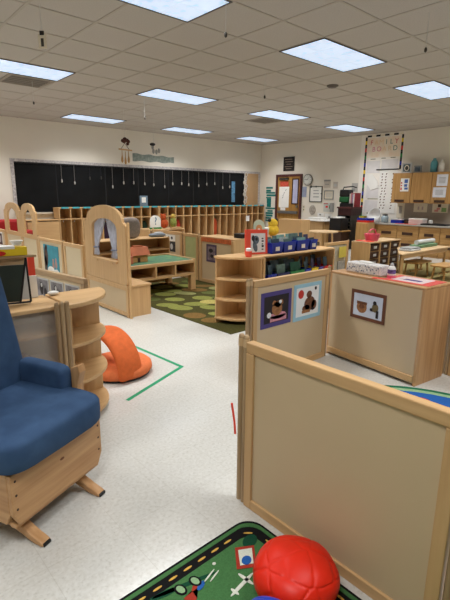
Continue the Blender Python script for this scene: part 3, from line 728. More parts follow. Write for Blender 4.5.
# ------------------------------------------------------------------ back wall: windows with blackout blinds
bx = [3.235, 4.13, 5.338, 6.262, 7.194, 8.048, 8.983, 10.03]
ZB0, ZB1 = .93, 2.0
LACE = mat('lace_border_paper', (206, 200, 196), .8, .16, (26, 26, 26), rgb2=(160, 154, 154))
FB = wallB(0, 0)
mb = MB(); d0, d1 = .001, .02
FB.rect(3.165, ZB1, 10.75, ZB1+.062, d0, d1, mb); FB.rect(3.165, ZB0, 3.232, ZB1, d0, d1, mb); FB.rect(10.67, ZB0+.05, 10.75, ZB1, d0, d1, mb)
struct(obj('trim_2', mb, LACE))
struct(obj('trim_3', FB.rect(3.165, ZB0-.035, 4.0, ZB0, .001, .05), mat('window_sill_cream', (214, 206, 190), .6)))
struct(obj('window_1', FB.rect(3.24, ZB0, 10.06, ZB1, .0005, .003), mat('night_glass', (40, 42, 46), .1, .02, spec=.6)))
BLIND = mat('black_blind_fabric', (17, 19, 21), .8, .25, (3, 3, 3), spec=.2)
cords = [[], [(62, 4.237, 1.642), (75, 4.541, 1.606), (90, 4.92, 1.72), (101, 5.21, 1.74)], [(113, 5.508, 1.534), (124, 5.816, 1.636), (134, 6.102, 1.643)], [(145, 6.426, 1.626), (154, 6.7, 1.607), (165, 7.046, 1.562)],
         [(173, 7.31, 1.646), (182, 7.612, 1.653), (189, 7.854, 1.631)], [(199, 8.211, 1.611), (207, 8.507, 1.66), (215, 8.811, 1.68)], [(223, 9.125, 1.571), (230, 9.407, 1.60)]]
ordn = ['leftmost black window blind, with no cords', 'black window blind, second from the left, behind the curtained arch panel', 'black window blind, third from the left', 'black window blind in the middle of the seven',
        'black window blind, third from the right', 'black window blind, second from the right', 'rightmost black window blind, beside the cork strip']
for i in range(7):
    xa, xb = bx[i]+.013, bx[i+1]-.013
    T = thing('window_blind', ordn[i], 'blind', ((xa+xb)/2, 10.38, ZB0), 0, 'black blinds along the back wall')
    obj('blind_fabric', FB.rect(xa, ZB0+.02, xb, ZB1-.005, .008, .012), BLIND, T, world=True)
    obj('bottom_bar', FB.rect(xa, ZB0+.002, xb, ZB0+.024, .005, .018), BLACK, T, world=True)
    obj('headrail', FB.rect(xa, ZB1-.03, xb, ZB1-.001, .012, .035), BLACK, T, world=True)
    for k, (_, cx, cz) in enumerate(cords[i]):
        dark = i == 1 and k in (2, 3)
        c = obj('pull_cord', MB().tube([(cx, 10.35, ZB1-.02), (cx, 10.35, cz)], .005 if not dark else .004, 6), mat('cord_taupe', (112, 108, 104), .7) if not dark else mat('dark_cord', (40, 40, 48), .7), T, world=True)
        obj('cord_tassel', MB().lathe([(.007, .05), (.013, .04), (.017, 0), (.01, -.025), (0, -.028)], (cx, 10.35, cz-.03), 10), mat('tassel_grey', (186, 182, 174), .6) if not dark else DARK, c, world=True)
T = thing('cork_strip', 'tan pin board strip at the right end of the black blinds', 'board', (10.37, 10.39, ZB0+.05))
obj('board', FB.rect(10.12, ZB0+.05, 10.67, ZB1, .001, .014), mat('cork_tan', (186, 152, 112), .85, .08, (60, 60, 60)), T, world=True)
T = thing('paper_chain', 'white paper ring chain hanging beside the tan pin board strip', 'chain', (10.09, 10.38, 1.1))
for k in range(8):
    zc = 1.14+k*.117; rg_ = [(10.085+.028*math.sin(k*2.1)+.05*math.cos(a), 10.37, zc+.058*math.sin(a)) for a in [2*PI*q/16 for q in range(17)]]
    obj('paper_ring', MB().tube(rg_, .016, 6), mat('chain_white', (212, 206, 198), .7), T, world=True)
tag(obj('paper_strip', FB.rect(9.50, 1.13, 9.64, 1.74, .03, .034), mat('strip_blue', (96, 150, 190), .6, .3, (6, 6, 30))), 'light blue vertical paper strip on the rightmost black blind', 'paper')

# ------------------------------------------------------------------ cubbies
CW = 1.328; CY, CD, CH_ = 10.03, .33, 1.035
cub_lab = ['leftmost wooden cubby unit under the black blinds, beside the low wooden cabinet', 'second wooden cubby unit from the left, below the photo frame', 'middle wooden cubby unit of the five along the back wall',
           'second wooden cubby unit from the right, behind the orange plush', 'rightmost wooden cubby unit in the room corner']
first = None
for i in range(5):
    cx = 3.985+CW*(i+.5)
    if i == 0:
        T = first = thing('cubby_unit', cub_lab[0], 'cubby', (cx, CY, 0), 0, 'coat cubbies along the back wall')
        q = CW/2-.003
        obj('side_panel', B(-q, 0, 0, -q+.022, CD, CH_-.022), WZ, T); obj('side_panel', B(q-.022, 0, 0, q, CD, CH_-.022), WZ, T)
        obj('top', B(-q, -.004, CH_-.022, q, CD, CH_), WX, T, .003)
        obj('bottom', B(-q+.022, 0, .06, q-.022, CD-.012, .082), WX, T)
        obj('back_panel', B(-q+.022, CD-.012, .06, q-.022, CD, CH_-.022), wood('z', 'oak'), T)
        obj('shelf', B(-q+.022, .004, .77, q-.022, CD-.012, .79), WX, T)
        cw = (CW-.006-.022)/5
        for k in range(1, 5): obj('divider', B(-q+.011+cw*k-.011, .003, .082, -q+.011+cw*k+.011, CD-.012, CH_-.022), WZ, T)
        for k in range(5):
            xc = -q+.011+cw*(k+.5)
            obj('name_label', B(xc-.085, -.012, CH_-.022, xc+.085, -.005, CH_+.014), CYAN, T)
            for s in (-1, 1): obj('coat_hook', MB().tube([(xc+s*.06, CD-.015, .72), (xc+s*.06, CD-.06, .70), (xc+s*.06, CD-.07, .735)], .007, 6), WHITE, T)
    else: dup(first, (cx, CY, 0), label=cub_lab[i])
FC = Face((0, CY-.001, 0), (1, 0, 0), (0, 0, 1))
tag(obj('paper_note', FC.rect(9.80, .56, 9.95, .72, .0005, .004), WHITE), 'white paper note stuck on the front of a cubby near the right end', 'paper')
T = thing('framed_sign', 'grey blue framed sign with a white square standing on the cubbies', 'frame', (6.24, 10.12, CH_))
obj('frame', B(6.12, 10.11, CH_+.001, 6.35, 10.13, CH_+.27), mat('frame_slate', (110, 130, 146), .5), T, .004, world=True)
obj('print', B(6.17, 10.106, CH_+.10, 6.29, 10.111, CH_+.23), WHITE, T, world=True)
# low wooden cabinet left of cubbies
shelf_unit('low_cabinet', 'low plain wooden cabinet under the leftmost black blind', 'cabinet', (3.60, 10.0, 0), 0, .74, .36, .78, (.4,), back=True)
tag(obj('plywood_board', B(3.26, 9.955, .03, 3.94, 9.985, .74), wood('x', 'maple')), 'plain wooden board standing before the low cabinet under the black blinds', 'panel')
random.seed(5)
# coats and bags in cubbies
bagc = [((7.305, .1), (190, 60, 40)), ((8.633, .1), (210, 90, 50)), ((5.177, .1), (60, 40, 60)), ((6.243, .1), (40, 60, 40))]
labs = ['dark red coat hanging in the middle cubby unit', 'orange coat hanging in a cubby right of the middle', 'dark purple bag in a cubby behind the arch panel', 'dark green bag in a cubby below the photo frame']
for ((x, z), c), lb in zip(bagc, labs):
    tag(obj('coat', MB().rbox((x, 10.175, .41), (.085, .075, .27), 3), mat('coat_%d' % c[0], c, .9, .1), smooth=True), lb, 'coat')

# wall banner, ornaments
T = thing('wall_banner', 'long grey green fish shaped banner on the wall above the blinds', 'banner', (6.75, 10.39, 2.2))
pts = [(6.12+1.27*k/40, 2.345-.03*k/40+.012*math.sin(k*.5)) for k in range(41)] + [(7.39-1.27*k/40, 2.165+.012*math.sin(k*.45)) for k in range(41)]
obj('banner_sheet', FB.slab(pts, .002, .012), mat('banner_sage', (150, 158, 148), .8, .2, (16, 16, 16), rgb2=(116, 128, 122)), T, world=True)
T = thing('wind_chime', 'hanging wooden wind chime with dried flowers and three wooden drops', 'chime', (4.55, 8.0, 1.88))
obj('string', MB().tube([(4.55, 8, 2.3), (4.55, 8, CZ)], .002, 6), LGREY, T, world=True)
obj('bar', MB().tube([(4.42, 8.0, 2.175), (4.70, 8.0, 2.165)], .014, 8), WX, T, world=True)
mb = MB(); random.seed(2)
for k in range(9): mb.ball((4.55+random.uniform(-.07, .09), 8+random.uniform(-.04, .04), 2.32+random.uniform(-.04, .06)), .03+random.random()*.015, seg=8)
obj('dried_flowers', mb, mat('dried_flower', (92, 54, 46), .9, .3, (60, 60, 60)), T, smooth=True, world=True)
obj('hanger', MB().tube([(4.46, 8, 2.175), (4.55, 8, 2.29), (4.65, 8, 2.17)], .005, 6), BROWN, T, world=True)
for x, zb_ in ((4.485, 1.93), (4.555, 1.90), (4.625, 1.93)):
    obj('wooden_drop', MB().lathe([(.006, .24), (.008, .14), (.02, .08), (.022, .03), (.008, 0)], (x, 8, zb_), 10), wood('z', 'oak'), T, smooth=True, world=True)
T = thing('hanging_ornament', 'small hanging ornament with dark top above the wall banner', 'ornament', (6.0, 9.2, 2.25))
obj('string', MB().tube([(5.98, 9.2, 2.5), (5.98, 9.2, CZ)], .002, 6), LGREY, T, world=True)
obj('top', MB().ball((5.95, 9.2, 2.46), .06, (1.2, .8, .6), 10), BLACK, T, smooth=True, world=True)
for dx, dz in ((0.0, -.11), (.08, -.12), (.15, -.09), (-.02, -.02)): obj('charm', MB().ball((5.97+dx, 9.2, 2.42+dz), .035, (1, .5, 1.6), 10), GREY, T, smooth=True, world=True)

# ------------------------------------------------------------------ play area in the middle
T = thing('play_table', 'maple play table with green landscape top and three cubbies', 'table', (3.43, 5.4, 0))
tx0, tx1, ty0, ty1 = 2.80, 3.95, 5.06, 5.75
obj('top', B(tx0, ty0, .385, tx1, ty1, .43), WX, T, .005, world=True)
obj('landscape_mat', B(tx0+.03, ty0+.04, .43, tx1-.03, ty1-.03, .433), mat('landscape_green', (98, 138, 84), .7, .35, (9, 9, 9), rgb2=(52, 104, 92)), T, world=True)
obj('raised_edge', MB().box(tx0, ty1-.03, .43, tx1, ty1, .455).box(tx1-.03, ty0, .43, tx1, ty1-.03, .445), WX, T, world=True)
obj('cubby_floor', B(tx0, ty0, .215, tx1, ty1, .24), WX, T, world=True)
for x in (tx0+.012, 3.28, 3.60, tx1-.012): obj('divider', B(x-.012, ty0+.003, .24, x+.012, ty1-.02, .385), WZ, T, world=True)
obj('back_panel', B(tx0, ty1-.018, .03, tx1, ty1, .385), WX, T, world=True)
for x, y in ((tx0, ty0), (tx1-.08, ty0), (tx0, ty1-.1), (tx1-.08, ty1-.1)): obj('leg', B(x, y+.004, 0, x+.08, y+.08, .215), WZ, T, world=True)
T = thing('toy_house', 'small orange roofed wooden toy house on the play table', 'toy', (3.2, 5.38, .434))
hx, hy = 3.2, 5.38
obj('wall', B(hx-.13, hy-.08, .434, hx+.10, hy+.08, .535), wood('x', 'oak'), T, world=True)
obj('roof', MB().prism([(hy-.11, .53), (hy+.11, .53), (hy+.03, .635), (hy-.03, .635)], 'x', hx-.16, hx+.13), mat('roof_terracotta', (196, 112, 72), .6, .1), T, .004, world=True)
obj('roof_ridge', B(hx-.08, hy-.02, .635, hx+.06, hy+.02, .655), mat('roof_terracotta', (196, 112, 72)), T, world=True)
obj('door', B(hx-.06, hy-.083, .434, hx-.02, hy-.079, .495), BROWN, T, world=True)
tag(obj('orange_toy_bin', B(2.86, 5.2, .434, 3.02, 5.40, .54), mat('toy_terracotta', (196, 116, 86), .6, .1), bevel=.01), 'orange toy bin on the play table seen through the curtained window', 'bin')
# shelf with lip behind the play table
shelf_unit('low_shelf', 'low maple shelf behind the play table with a grey cushion on it', 'shelf', (3.5, 6.0, 0), 0, 1.32, .34, .68, (.28, .50), backm=wood('x'))
T = thing('grey_backrest_cushion', 'grey rounded backrest cushion standing on the low shelf behind the play table', 'cushion', (3.55, 6.16, .68))
obj('cover', MB().rbox((-.02, 0, .16), (.17, .07, .16), 3.2, 28), mat('grey_plush', (158, 148, 142), .95, .1, (40, 40, 40), bump=.3, spec=.1), T, smooth=True)
T = thing('toy_boat', 'grey toy on the low shelf behind the play table', 'toy', (4.0, 6.12, .68))
obj('hull', MB().rbox((0, 0, .03), (.15, .06, .03), 3), mat('toy_slate', (120, 130, 140), .5), T, smooth=True)
obj('deck', MB().rbox((.03, 0, .065), (.08, .04, .015), 3), LGREY, T, smooth=True)
# shelf farther back with sign and plush
shelf_unit('far_shelf', 'maple shelf holding the round-topped sign and orange plush', 'shelf', (5.05, 7.36, 0), 0, .84, .45, .685, (.35,))
T = thing('rounded_sign', 'white round topped sign with a blue figure on the far shelf', 'sign', (4.86, 7.5, .685))
fs = Face((4.74, 7.5, .686), (1, 0, 0), (0, 0, 1))
obj('board', fs.slab([(0, 0), (.24, 0), (.24, .16)] + [(.12+.12*math.cos(PI*k/12), .16+.10*math.sin(PI*k/12)) for k in range(13)], 0, .02), WHITE, T, world=True)
obj('base', fs.rect(-.01, 0, .25, .03, .0, .03), GREEN, T, world=True)
fs.text('printed_mark', '?', .12, .145, .2, .0215, mat('mark_blue', (60, 120, 160), .6), T)
T = thing('plush_toy', 'orange plush toy beside the round topped sign', 'toy', (5.14, 7.60, .685))
PL = mat('orange_plush', (196, 88, 44), .95, .15, (40, 40, 40), bump=.2)
obj('body', MB().ball((0, 0, .09), .09, (1, .8, 1)), PL, T, smooth=True)
obj('head', MB().ball((-.02, 0, .22), .06), PL, T, smooth=True)
for s in (-1, 1): obj('ear', MB().ball((-.02+s*.045, 0, .27), .02), PL, T, smooth=True)
T = thing('plush_toy', 'green and yellow plush toy right of the orange plush', 'toy', (5.36, 7.60, .685))
obj('body', MB().ball((0, 0, .10), .09, (.8, .8, 1.15)), mat('lime_plush', (150, 160, 80), .95, .15, (40, 40, 40)), T, smooth=True)
obj('head', MB().ball((0, 0, .23), .05), mat('yellow_plush', (210, 180, 90), .95, .1), T, smooth=True)
tag(obj('wooden_toy', MB().rbox((5.3, 7.42, .70), (.14, .05, .014), 3), wood('x', 'oak'), smooth=True), 'flat wooden toy lying on the far shelf in front of the plush toys', 'toy')

# partitions along x = 4.4
partition('partition panel with two black and white posters beyond the play table', (4.4, 6.85), (4.4, 5.98), .745, stile=.06, posts=(1, 1), infill=LAMG)
partition('see-through pale green partition panel between the poster panel and the cabinet with the orange strip', (4.4, 5.94), (4.4, 5.56), .73, stile=.05, posts=(0, 1), infill=mat('pale_green_panel', (188, 192, 132), .5, .05))
fp = Face((4.388, 6.44, .40), (0, -1, 0), (0, 0, 1))
picture('poster', 'black and white poster low on the panel beyond the play table', 'poster', fp, .27, .17, 0, WHITE, mat('poster_dark', (60, 58, 60), .6, .3, (20, 20, 20)), [('printed_shape', LGREY, [('r', .1, .2, .3, .8), ('e', .6, .5, .14, .3)])])
fp = Face((4.388, 6.44, .58), (0, -1, 0), (0, 0, 1))
picture('poster', 'mostly white poster above the dark one on the panel beyond the play table', 'poster', fp, .27, .10, 0, WHITE, WHITE, [('printed_shape', PDK, [('e', .3, .5, .1, .25), ('e', .65, .5, .1, .25)])])
# cabinet with orange strip (its back faces the leaf rug)
T = shelf_unit('toy_cabinet', 'maple cabinet with orange strip and purple picture on its back', 'cabinet', (4.78, 5.13, 0), PI/2, .80, .38, .715, (.38,), backm=LAM)
obj('back_frame', MB().box(-.40, .38, .0, -.34, .395, .69).box(.34, .38, 0, .40, .395, .69).box(-.34, .38, 0, .34, .395, .05), WZ, T, .003)
FO = Face((4.3845, 5.5, 0), (0, -1, 0), (0, 0, 1))
tag(obj('orange_strip', FO.rect(.03, .635, .72, .70, .0, .003), mat('orange_border_paper', (214, 112, 62), .7, .15, (30, 30, 30))), 'orange paper border strip along the top of the cabinet back', 'strip')
fp = Face((4.3995, 5.36, .33), (0, -1, 0), (0, 0, 1))
picture('picture', 'purple bordered picture on the cabinet back below the orange strip', 'picture', fp, .24, .27, .03, mat('picture_purple', (88, 72, 96), .6), mat('picture_mauve', (150, 132, 140), .6, .3, (16, 16, 16)), [('printed_shape', PDK, [('e', .45, .65, .2, .12), ('e', .55, .35, .15, .1)])])
shelf_unit('open_shelf', 'open wooden shelf with green bin, beyond the quarter-round shelf', 'shelf', (5.4, 4.72, 0), 0, 1.0, .38, .715, (.42,), backm=wood('x', 'oak'))
tag(obj('green_bin', MB().prism([(4.98, .421), (5.26, .421), (5.30, .54), (4.94, .54)], 'y', 4.76, 5.0), GREEN, bevel=.01), 'green bin on the open shelf beyond the quarter-round shelf', 'bin')

# ------------------------------------------------------------------ bookshelf with blue bins
quarter_shelf('quarter-round maple shelf at the left end of the book shelf', (3.385, 3.555), .37, PI, 1.5*PI, .72, (.06, .27, .49))
BX0, BX1, BY0, BY1, BH = 3.39, 4.64, 3.18, 3.53, .725
T = shelf_unit('bookshelf', 'maple bookshelf filled with rows of book bins', 'bookshelf', ((BX0+BX1)/2, BY0, 0), 0, BX1-BX0, BY1-BY0, BH, (.40,), backm=wood('x'), plinth=.1)
def bin_(label, xa, xb, z, m_, hh, yb=BY0+.015, dp=.25, papers=LID, nb=5, name='book_bin', lab=True, group=None):
    T = thing(name, label, 'bin', ((xa+xb)/2, yb+dp/2, z), 0, group); q = (xb-xa)/2-.004
    d = dp/2; t = .006; sl = .012
    mb = MB()
    # open tub: outer and inner skins
    def rect_(e, zz): return [(-q+e, -d+e, zz), (q-e, -d+e, zz), (q-e, d-e, zz), (-q+e, d-e, zz)]
    mb.loft([rect_(sl, 0.0005), rect_(0, hh), rect_(t, hh), rect_(sl+t, .008)])
    obj('tub', mb, m_, T)
    obj('rim', MB().loft([rect_(-.002, hh-.012), rect_(-.004, hh-.002), rect_(t, hh-.002), rect_(t, hh-.012), rect_(-.002, hh-.012)], cap=False), m_, T)
    if lab: obj('label', B(-.03, -d+.001, hh*.25, .03, -d+.006, hh*.62), WHITE, T)
    return T, q, d
random.seed(21)
BKC = [mat('book_%s' % n, c, .5, .12, (30, 30, 30)) for n, c in (('mint', (150, 196, 182)), ('sky', (120, 168, 190)), ('grey_green', (112, 138, 128)), ('pale', (196, 208, 202)), ('slate', (70, 92, 104)), ('forest', (44, 96, 74)), ('dusk', (78, 76, 104)))]
nbk = [0]
def fill_books(binlabel, xa, xb, z, hh, yb, dp, n, pal, bh, group):
    for k in range(n):
        y = yb+.03+(dp-.06)*k/max(1, n-1)
        ww = (xb-xa)-.064-random.uniform(0, .02); hgt = bh*random.uniform(.86, 1.05)+.035*k/n
        b = MB().box(-ww/2, -.004, 0, ww/2, .004, hgt)
        b.tr(Matrix.Translation(((xa+xb)/2+random.uniform(-.008, .008), y, z+.012)) @ Matrix.Rotation(-.14, 4, 'X'))
        m_ = BKC[pal[k % len(pal)]]
        rank = ['front', 'second', 'third', 'fourth', 'rearmost'][k if n < 5 or k < 4 else 4]
        if k == n-1: rank = 'rearmost'
        nm = {0: 'mint', 1: 'sky blue', 2: 'grey green', 3: 'pale', 4: 'slate', 5: 'dark green', 6: 'dusky purple'}[pal[k % len(pal)]]
        tag(obj('book', b, m_, bevel=.001), '%s %s picture book in the %s' % (rank, nm, binlabel), 'book', group)
top = [('leftmost blue bin on top of the bookshelf', 3.555, 3.745, .118, (4, 1, 2), .145), ('second blue bin on top of the bookshelf', 3.75, 3.96, .118, (2, 3, 0), .155), ('third blue bin on top of the bookshelf', 3.975, 4.20, .122, (0, 4, 2), .155), ('small rightmost blue bin on top of the bookshelf', 4.21, 4.355, .115, (4, 6), .145)]
for lab, xa, xb, hh, pal, bh in top:
    bin_(lab+', holding upright books', xa, xb, BH, BLUE, hh, yb=BY0+.05, dp=.22, group='blue bins on top of the bookshelf')
    fill_books(lab, xa, xb, BH, hh, BY0+.05, .22, 4 if xb-xa > .15 else 3, pal, bh, 'books in the blue bins')
low = [('blue lower-shelf bin at the far left', 3.46, 3.60, BLUE, (4, 2)), ('dark navy lower-shelf bin', 3.61, 3.82, NAVY, (2, 4, 6)), ('green lower-shelf bin', 3.83, 4.08, GREEN, (5, 4, 2)), ('blue lower-shelf bin left of the yellow one', 4.09, 4.20, BLUE, (4, 2)), ('yellow lower-shelf bin', 4.21, 4.34, YELLOW, (6, 4)), ('purple lower-shelf bin', 4.35, 4.44, mat('purple_plastic', (92, 70, 150), .45), (6, 4)), ('red lower-shelf bin', 4.45, 4.60, RED, (4, 6))]
for lab, xa, xb, m_, pal in low:
    bin_(lab+' of the bookshelf, holding books', xa, xb, .40, m_, .115, yb=BY0+.006, dp=.24, lab=(xb-xa) > .12, group='book bins on the lower shelf')
    fill_books(lab, xa, xb, .40, .115, BY0+.006, .24, 3, pal, .205, 'books in the lower bins')
# sign book and small things on top left end
T = thing('standing_book', 'red bordered picture book standing on the shelf end beside the blue bins', 'book', (3.40, 3.28, .726), 0)
fs = Face((3.228, 3.30, .738), Vector((1, -.06, -.035)), Vector((.09, .12, 1)))
obj('cover', fs.rect(.0, 0, .315, .26, -.012, 0), CORAL, T, .002, world=True)
obj('printed_panel', fs.rect(.075, .02, .28, .22, 0, .001), mat('cover_white', (232, 230, 232), .5, .05), T, world=True)
mb = MB(); fs.ell(.145, .15, .045, .045, .001, .0016, mb=mb); fs.ell(.135, .08, .03, .055, .001, .0016, .3, mb)
obj('printed_figure', mb, mat('cover_slate', (110, 124, 140), .6, .3, (30, 30, 30)), T, world=True)
mb = MB(); fs.ell(.105, .17, .022, .03, .0014, .0021, mb=mb); fs.ell(.155, .16, .018, .018, .0014, .0021, mb=mb)
obj('printed_cap', mb, PDK, T, world=True)
mb = MB()
for k, (w1, h1) in enumerate(((.026, .012), (.03, .022), (.022, .012), (.03, .016), (.026, .014))): fs.rect(.24-.013, .045+k*.028, .24-.013+w1, .045+k*.028+h1, .001, .0018, mb)
obj('printed_letter', mb, PDK, T, world=True)
T = thing('white_jar', 'small white and coral jar at the foot of the red bordered book', 'jar', (3.235, 3.26, .721))
obj('body', MB().lathe([(.03, 0), (.034, .01), (.034, .06)], (0, 0, 0), 16), CORAL, T)
obj('cap', MB().lathe([(.03, .06), (.03, .085), (.02, .09), (0, .091)], (0, 0, 0), 16), WHITE, T)
T = thing('rounded_sign', 'round topped board with an arch drawing standing on the open shelf', 'sign', (4.93, 4.86, .715))
fs = Face((4.87, 4.82, .716), r0, (0, 0, 1))
def dome(w_, h_): return [(0, 0), (w_, 0), (w_, h_-w_/2)] + [(w_/2+w_/2*math.cos(PI*k/12), h_-w_/2+w_/2*math.sin(PI*k/12)) for k in range(13)]
obj('board', fs.slab(dome(.17, .27), 0, .015), mat('board_mint', (206, 214, 190), .6), T, world=True)
obj('printed_arch', fs.slab([(.04+a*.55, .03+b*.62) for a, b in dome(.17, .27)], .015, .016), mat('arch_orange', (222, 150, 96), .6), T, world=True)
obj('printed_inner', fs.slab([(.062+a*.27, .03+b*.42) for a, b in dome(.17, .27)], .016, .017), WHITE, T, world=True)
T = thing('white_tub', 'white lidded tub on the open shelf behind the red bordered book', 'tub', (5.15, 4.85, .715))
obj('body', MB().lathe([(.06, 0), (.07, .12)], (0, 0, 0), 18), LGREY, T); obj('lid', MB().lathe([(.074, .12), (.074, .14), (.05, .146), (0, .147)], (0, 0, 0), 18), WHITE, T)
T = thing('plush_toy', 'yellow plush toy with black ears behind the blue bins', 'toy', (5.35, 4.86, .715))
YP = mat('sun_plush', (238, 196, 60), .9, .1, (30, 30, 30))
obj('body', MB().ball((0, 0, .09), .10, (1.2, .8, .9)), YP, T, smooth=True); obj('head', MB().ball((0, 0, .2), .07, (1.2, 1, 1)), YP, T, smooth=True)
for s in (-1, 1): obj('ear', MB().ball((s*.08, 0, .25), .028), BLACK, T, smooth=True)
T = thing('black_box', 'low black box on the open shelf left of the red bordered book', 'box', (4.72, 4.86, .715))
obj('body', B(-.14, -.1, 0, .14, .08, .06), BLACK, T, .006); obj('lid', B(-.142, -.102, .056, .142, .082, .066), DARK, T, .004)

# ------------------------------------------------------------------ door and right wall
FR = wallR(0, 0)          # a = -y , b = z
def R(fa, yl, z0, yr, z1, d0, d1, mb=None): return fa.rect(-yl, z0, -yr, z1, d0, d1, mb)
mb = MB(); R(FR, 9.70, 0, 9.63, 1.90, .0, .05, mb); R(FR, 8.75, 0, 8.69, 1.90, .0, .05, mb); R(FR, 9.70, 1.90, 8.69, 1.965, .0, .05, mb)
D = bpy.data.objects.new('door_1', None); COL.objects.link(D); D.location = (10.8, 9.19, 0); ROOTM[D.name] = Matrix.Translation((10.8, 9.19, 0)); D['kind'] = 'structure'
obj('door_frame', mb, MAROON, D, world=True)
obj('door_panel', R(FR, 9.63, .01, 8.75, 1.90, .0, .02), wood('z', 'door'), D, world=True)
mb = MB(); FR.ring(-9.06, 1.08, -8.80, 1.84, .035, .02, .032, mb)
obj('window_frame', mb, BROWN, D, world=True)
obj('window_glass', R(FR, 9.025, 1.115, 8.835, 1.805, .02, .024), mat('door_glass', (196, 196, 226), .15, .1, (4, 4, 4), spec=.6), D, world=True)
obj('door_closer', R(FR, 9.55, 1.80, 9.20, 1.86, .02, .07), DARK, D, world=True)
obj('push_bar', R(FR, 9.58, .80, 8.80, .88, .02, .08), mat('push_bar_grey', (120, 118, 116), .4, .05, metal=.4), D, world=True)
obj('door_handle', R(FR, 8.86, .98, 8.80, 1.06, .02, .06), CHROME, D, world=True)
T = thing('door_poster', 'white poster with a red heading taped on the wooden door', 'poster', (10.775, 9.37, .95))
obj('sheet', R(FR, 9.57, .98, 9.17, 1.60, .021, .024), WHITE, T, world=True)
obj('printed_heading', R(FR, 9.54, 1.60, 9.20, 1.76, .021, .024), mat('heading_red', (220, 92, 70), .6, .2, (30, 30, 30)), T, world=True)
mb = MB(); 
for a, z in ((-9.40, 1.35), (-9.36, 1.42), (-9.30, 1.50), (-9.42, 1.28)): FR.ell(a, z, .035, .012, .024, .0248, .9, mb)
obj('printed_text', mb, GREY, T, world=True)
tag(obj('paper_note', R(FR, 9.50, .89, 9.30, .975, .021, .024), WHITE), 'small white paper note below the poster on the wooden door', 'paper')
T = thing('wall_sign', 'dark square sign with pale lines of text above the wooden door', 'sign', (10.79, 9.23, 2.06))
obj('plate', R(FR, 9.44, 2.06, 9.02, 2.47, .001, .02), mat('sign_black', (34, 28, 26), .5), T, world=True)
mb = MB()
for z, a, b in ((2.39, 9.38, 9.10), (2.32, 9.36, 9.08), (2.25, 9.32, 9.14), (2.18, 9.38, 9.08), (2.12, 9.34, 9.12)): R(FR, a, z, b, z+.018, .02, .021, mb)
obj('printed_text', mb, mat('sign_text_tan', (150, 130, 116), .6), T, world=True)
T = thing('wall_letters', 'teal vertical cut-out lettering on the wall between the corner and the door', 'decoration', (10.79, 9.98, .45))
mb = MB()
for py, xa, xb, h_ in ((95, 130, 200, 20), (130, 132, 182, 22), (155, 130, 226, 18), (185, 136, 236, 22), (215, 132, 186, 16), (250, 140, 186, 50), (300, 142, 186, 52), (342, 130, 230, 16), (375, 150, 206, 18), (402, 132, 210, 22), (432, 136, 206, 20), (462, 132, 192, 20), (492, 132, 182, 20)):
    yl = 10.227-(xa/12+255-264)*.0477; yr = 10.227-(xb/12+255-264)*.0477; zc = 1.60-(py/12+180-187)*.0308
    R(FR, yl, zc-h_/24*.032, yr, zc+h_/24*.032, .001, .008, mb)
obj('letter', mb, mat('letters_teal', (20, 128, 124), .6, .12, (12, 12, 12)), T, world=True)
# clock
T = thing('wall_clock', 'round white wall clock right of the door', 'clock', (10.78, 8.48, 1.62))
def wall_disc(y, z, r, d0, d1, mb=None): return FR.ell(-y, z, r, r, d0, d1, 0, mb, 28)
obj('rim', wall_disc(8.48, 1.79, .165, .001, .035), mat('clock_rim', (136, 134, 128), .5), T, world=True)
obj('face', wall_disc(8.48, 1.79, .14, .03, .037), mat('clock_face', (216, 216, 208), .6), T, world=True)
mb = MB(); 
for k in range(12): FR.ell(-8.48+.115*math.sin(k*PI/6), 1.79+.115*math.cos(k*PI/6), .009, .009, .037, .038, mb=mb)
obj('hour_mark', mb, DARK, T, world=True)
obj('hand', FR.slab([(-8.486, 1.79), (-8.474, 1.79), (-8.45, 1.86), (-8.456, 1.865)], .038, .040), DARK, T, world=True)
obj('hand', FR.slab([(-8.48, 1.784), (-8.48, 1.796), (-8.58, 1.81), (-8.58, 1.80)], .038, .040), DARK, T, world=True)
def wall_paper(name, label, yl, z0, yr, z1, m_=WHITE, frame=None, cat='paper', marks=(), fwid=.025, group=None):
    T = thing(name, label, cat, (10.79, (yl+yr)/2, z0), 0, group)
    W_, H_ = yl-yr, z1-z0
    if frame: obj('frame', FR.ring(-yl, z0, -yr, z1, fwid, .001, .02), frame, T, world=True)
    obj('sheet', R(FR, yl-.001, z0+.001, yr+.001, z1-.001, .001, .008), m_, T, world=True)
    for nm, mm, rects in marks:
        q = MB()
        for a, b, c, d in rects: FR.rect(-yl+a*W_, z0+b*H_, -yl+c*W_, z0+d*H_, .008, .0095, q)
        obj(nm, q, mm, T, world=True)
    return T
LINES = [(.2, .25+.11*k, .8, .30+.11*k) for k in range(5)]
GRT = mat('print_grey', (168, 168, 168), .7)
wall_paper('notice_board', 'dark framed white notice board with clips right of the clock', 8.40, 1.16, 7.95, 1.61, WHITE, mat('frame_grey_green', (84, 88, 82), .5), 'board', [('printed_line', GRT, [(.3, .3, .75, .36), (.3, .5, .75, .56), (.3, .7, .7, .75)]), ('clip', DARK, [(.06, .9, .16, 1.04), (.46, .92, .54, 1.02), (.88, .5, .96, .56)])])
wall_paper('wall_file', 'pale blue grey wall file holder right of the door', 8.69, 1.30, 8.52, 1.60, mat('file_lilac', (164, 172, 196), .5, .1), None, 'holder')
wall_paper('paper_notice', 'white notice high on the wall between the clock and the copier, upper left one', 7.91, 1.56, 7.69, 1.78, mat('notice_cream', (206, 196, 182), .7), None, 'paper', [('printed_line', GREY, [(.0, .8, 1, 1), (.2, .4, .8, .5)])])
wall_paper('paper_notice', 'pale notice high on the wall, right of the upper left one', 7.60, 1.54, 7.45, 1.72, mat('notice_beige', (200, 190, 178), .7), None, 'paper', [('printed_line', LGREY, [(.2, .3, .8, .7)])])
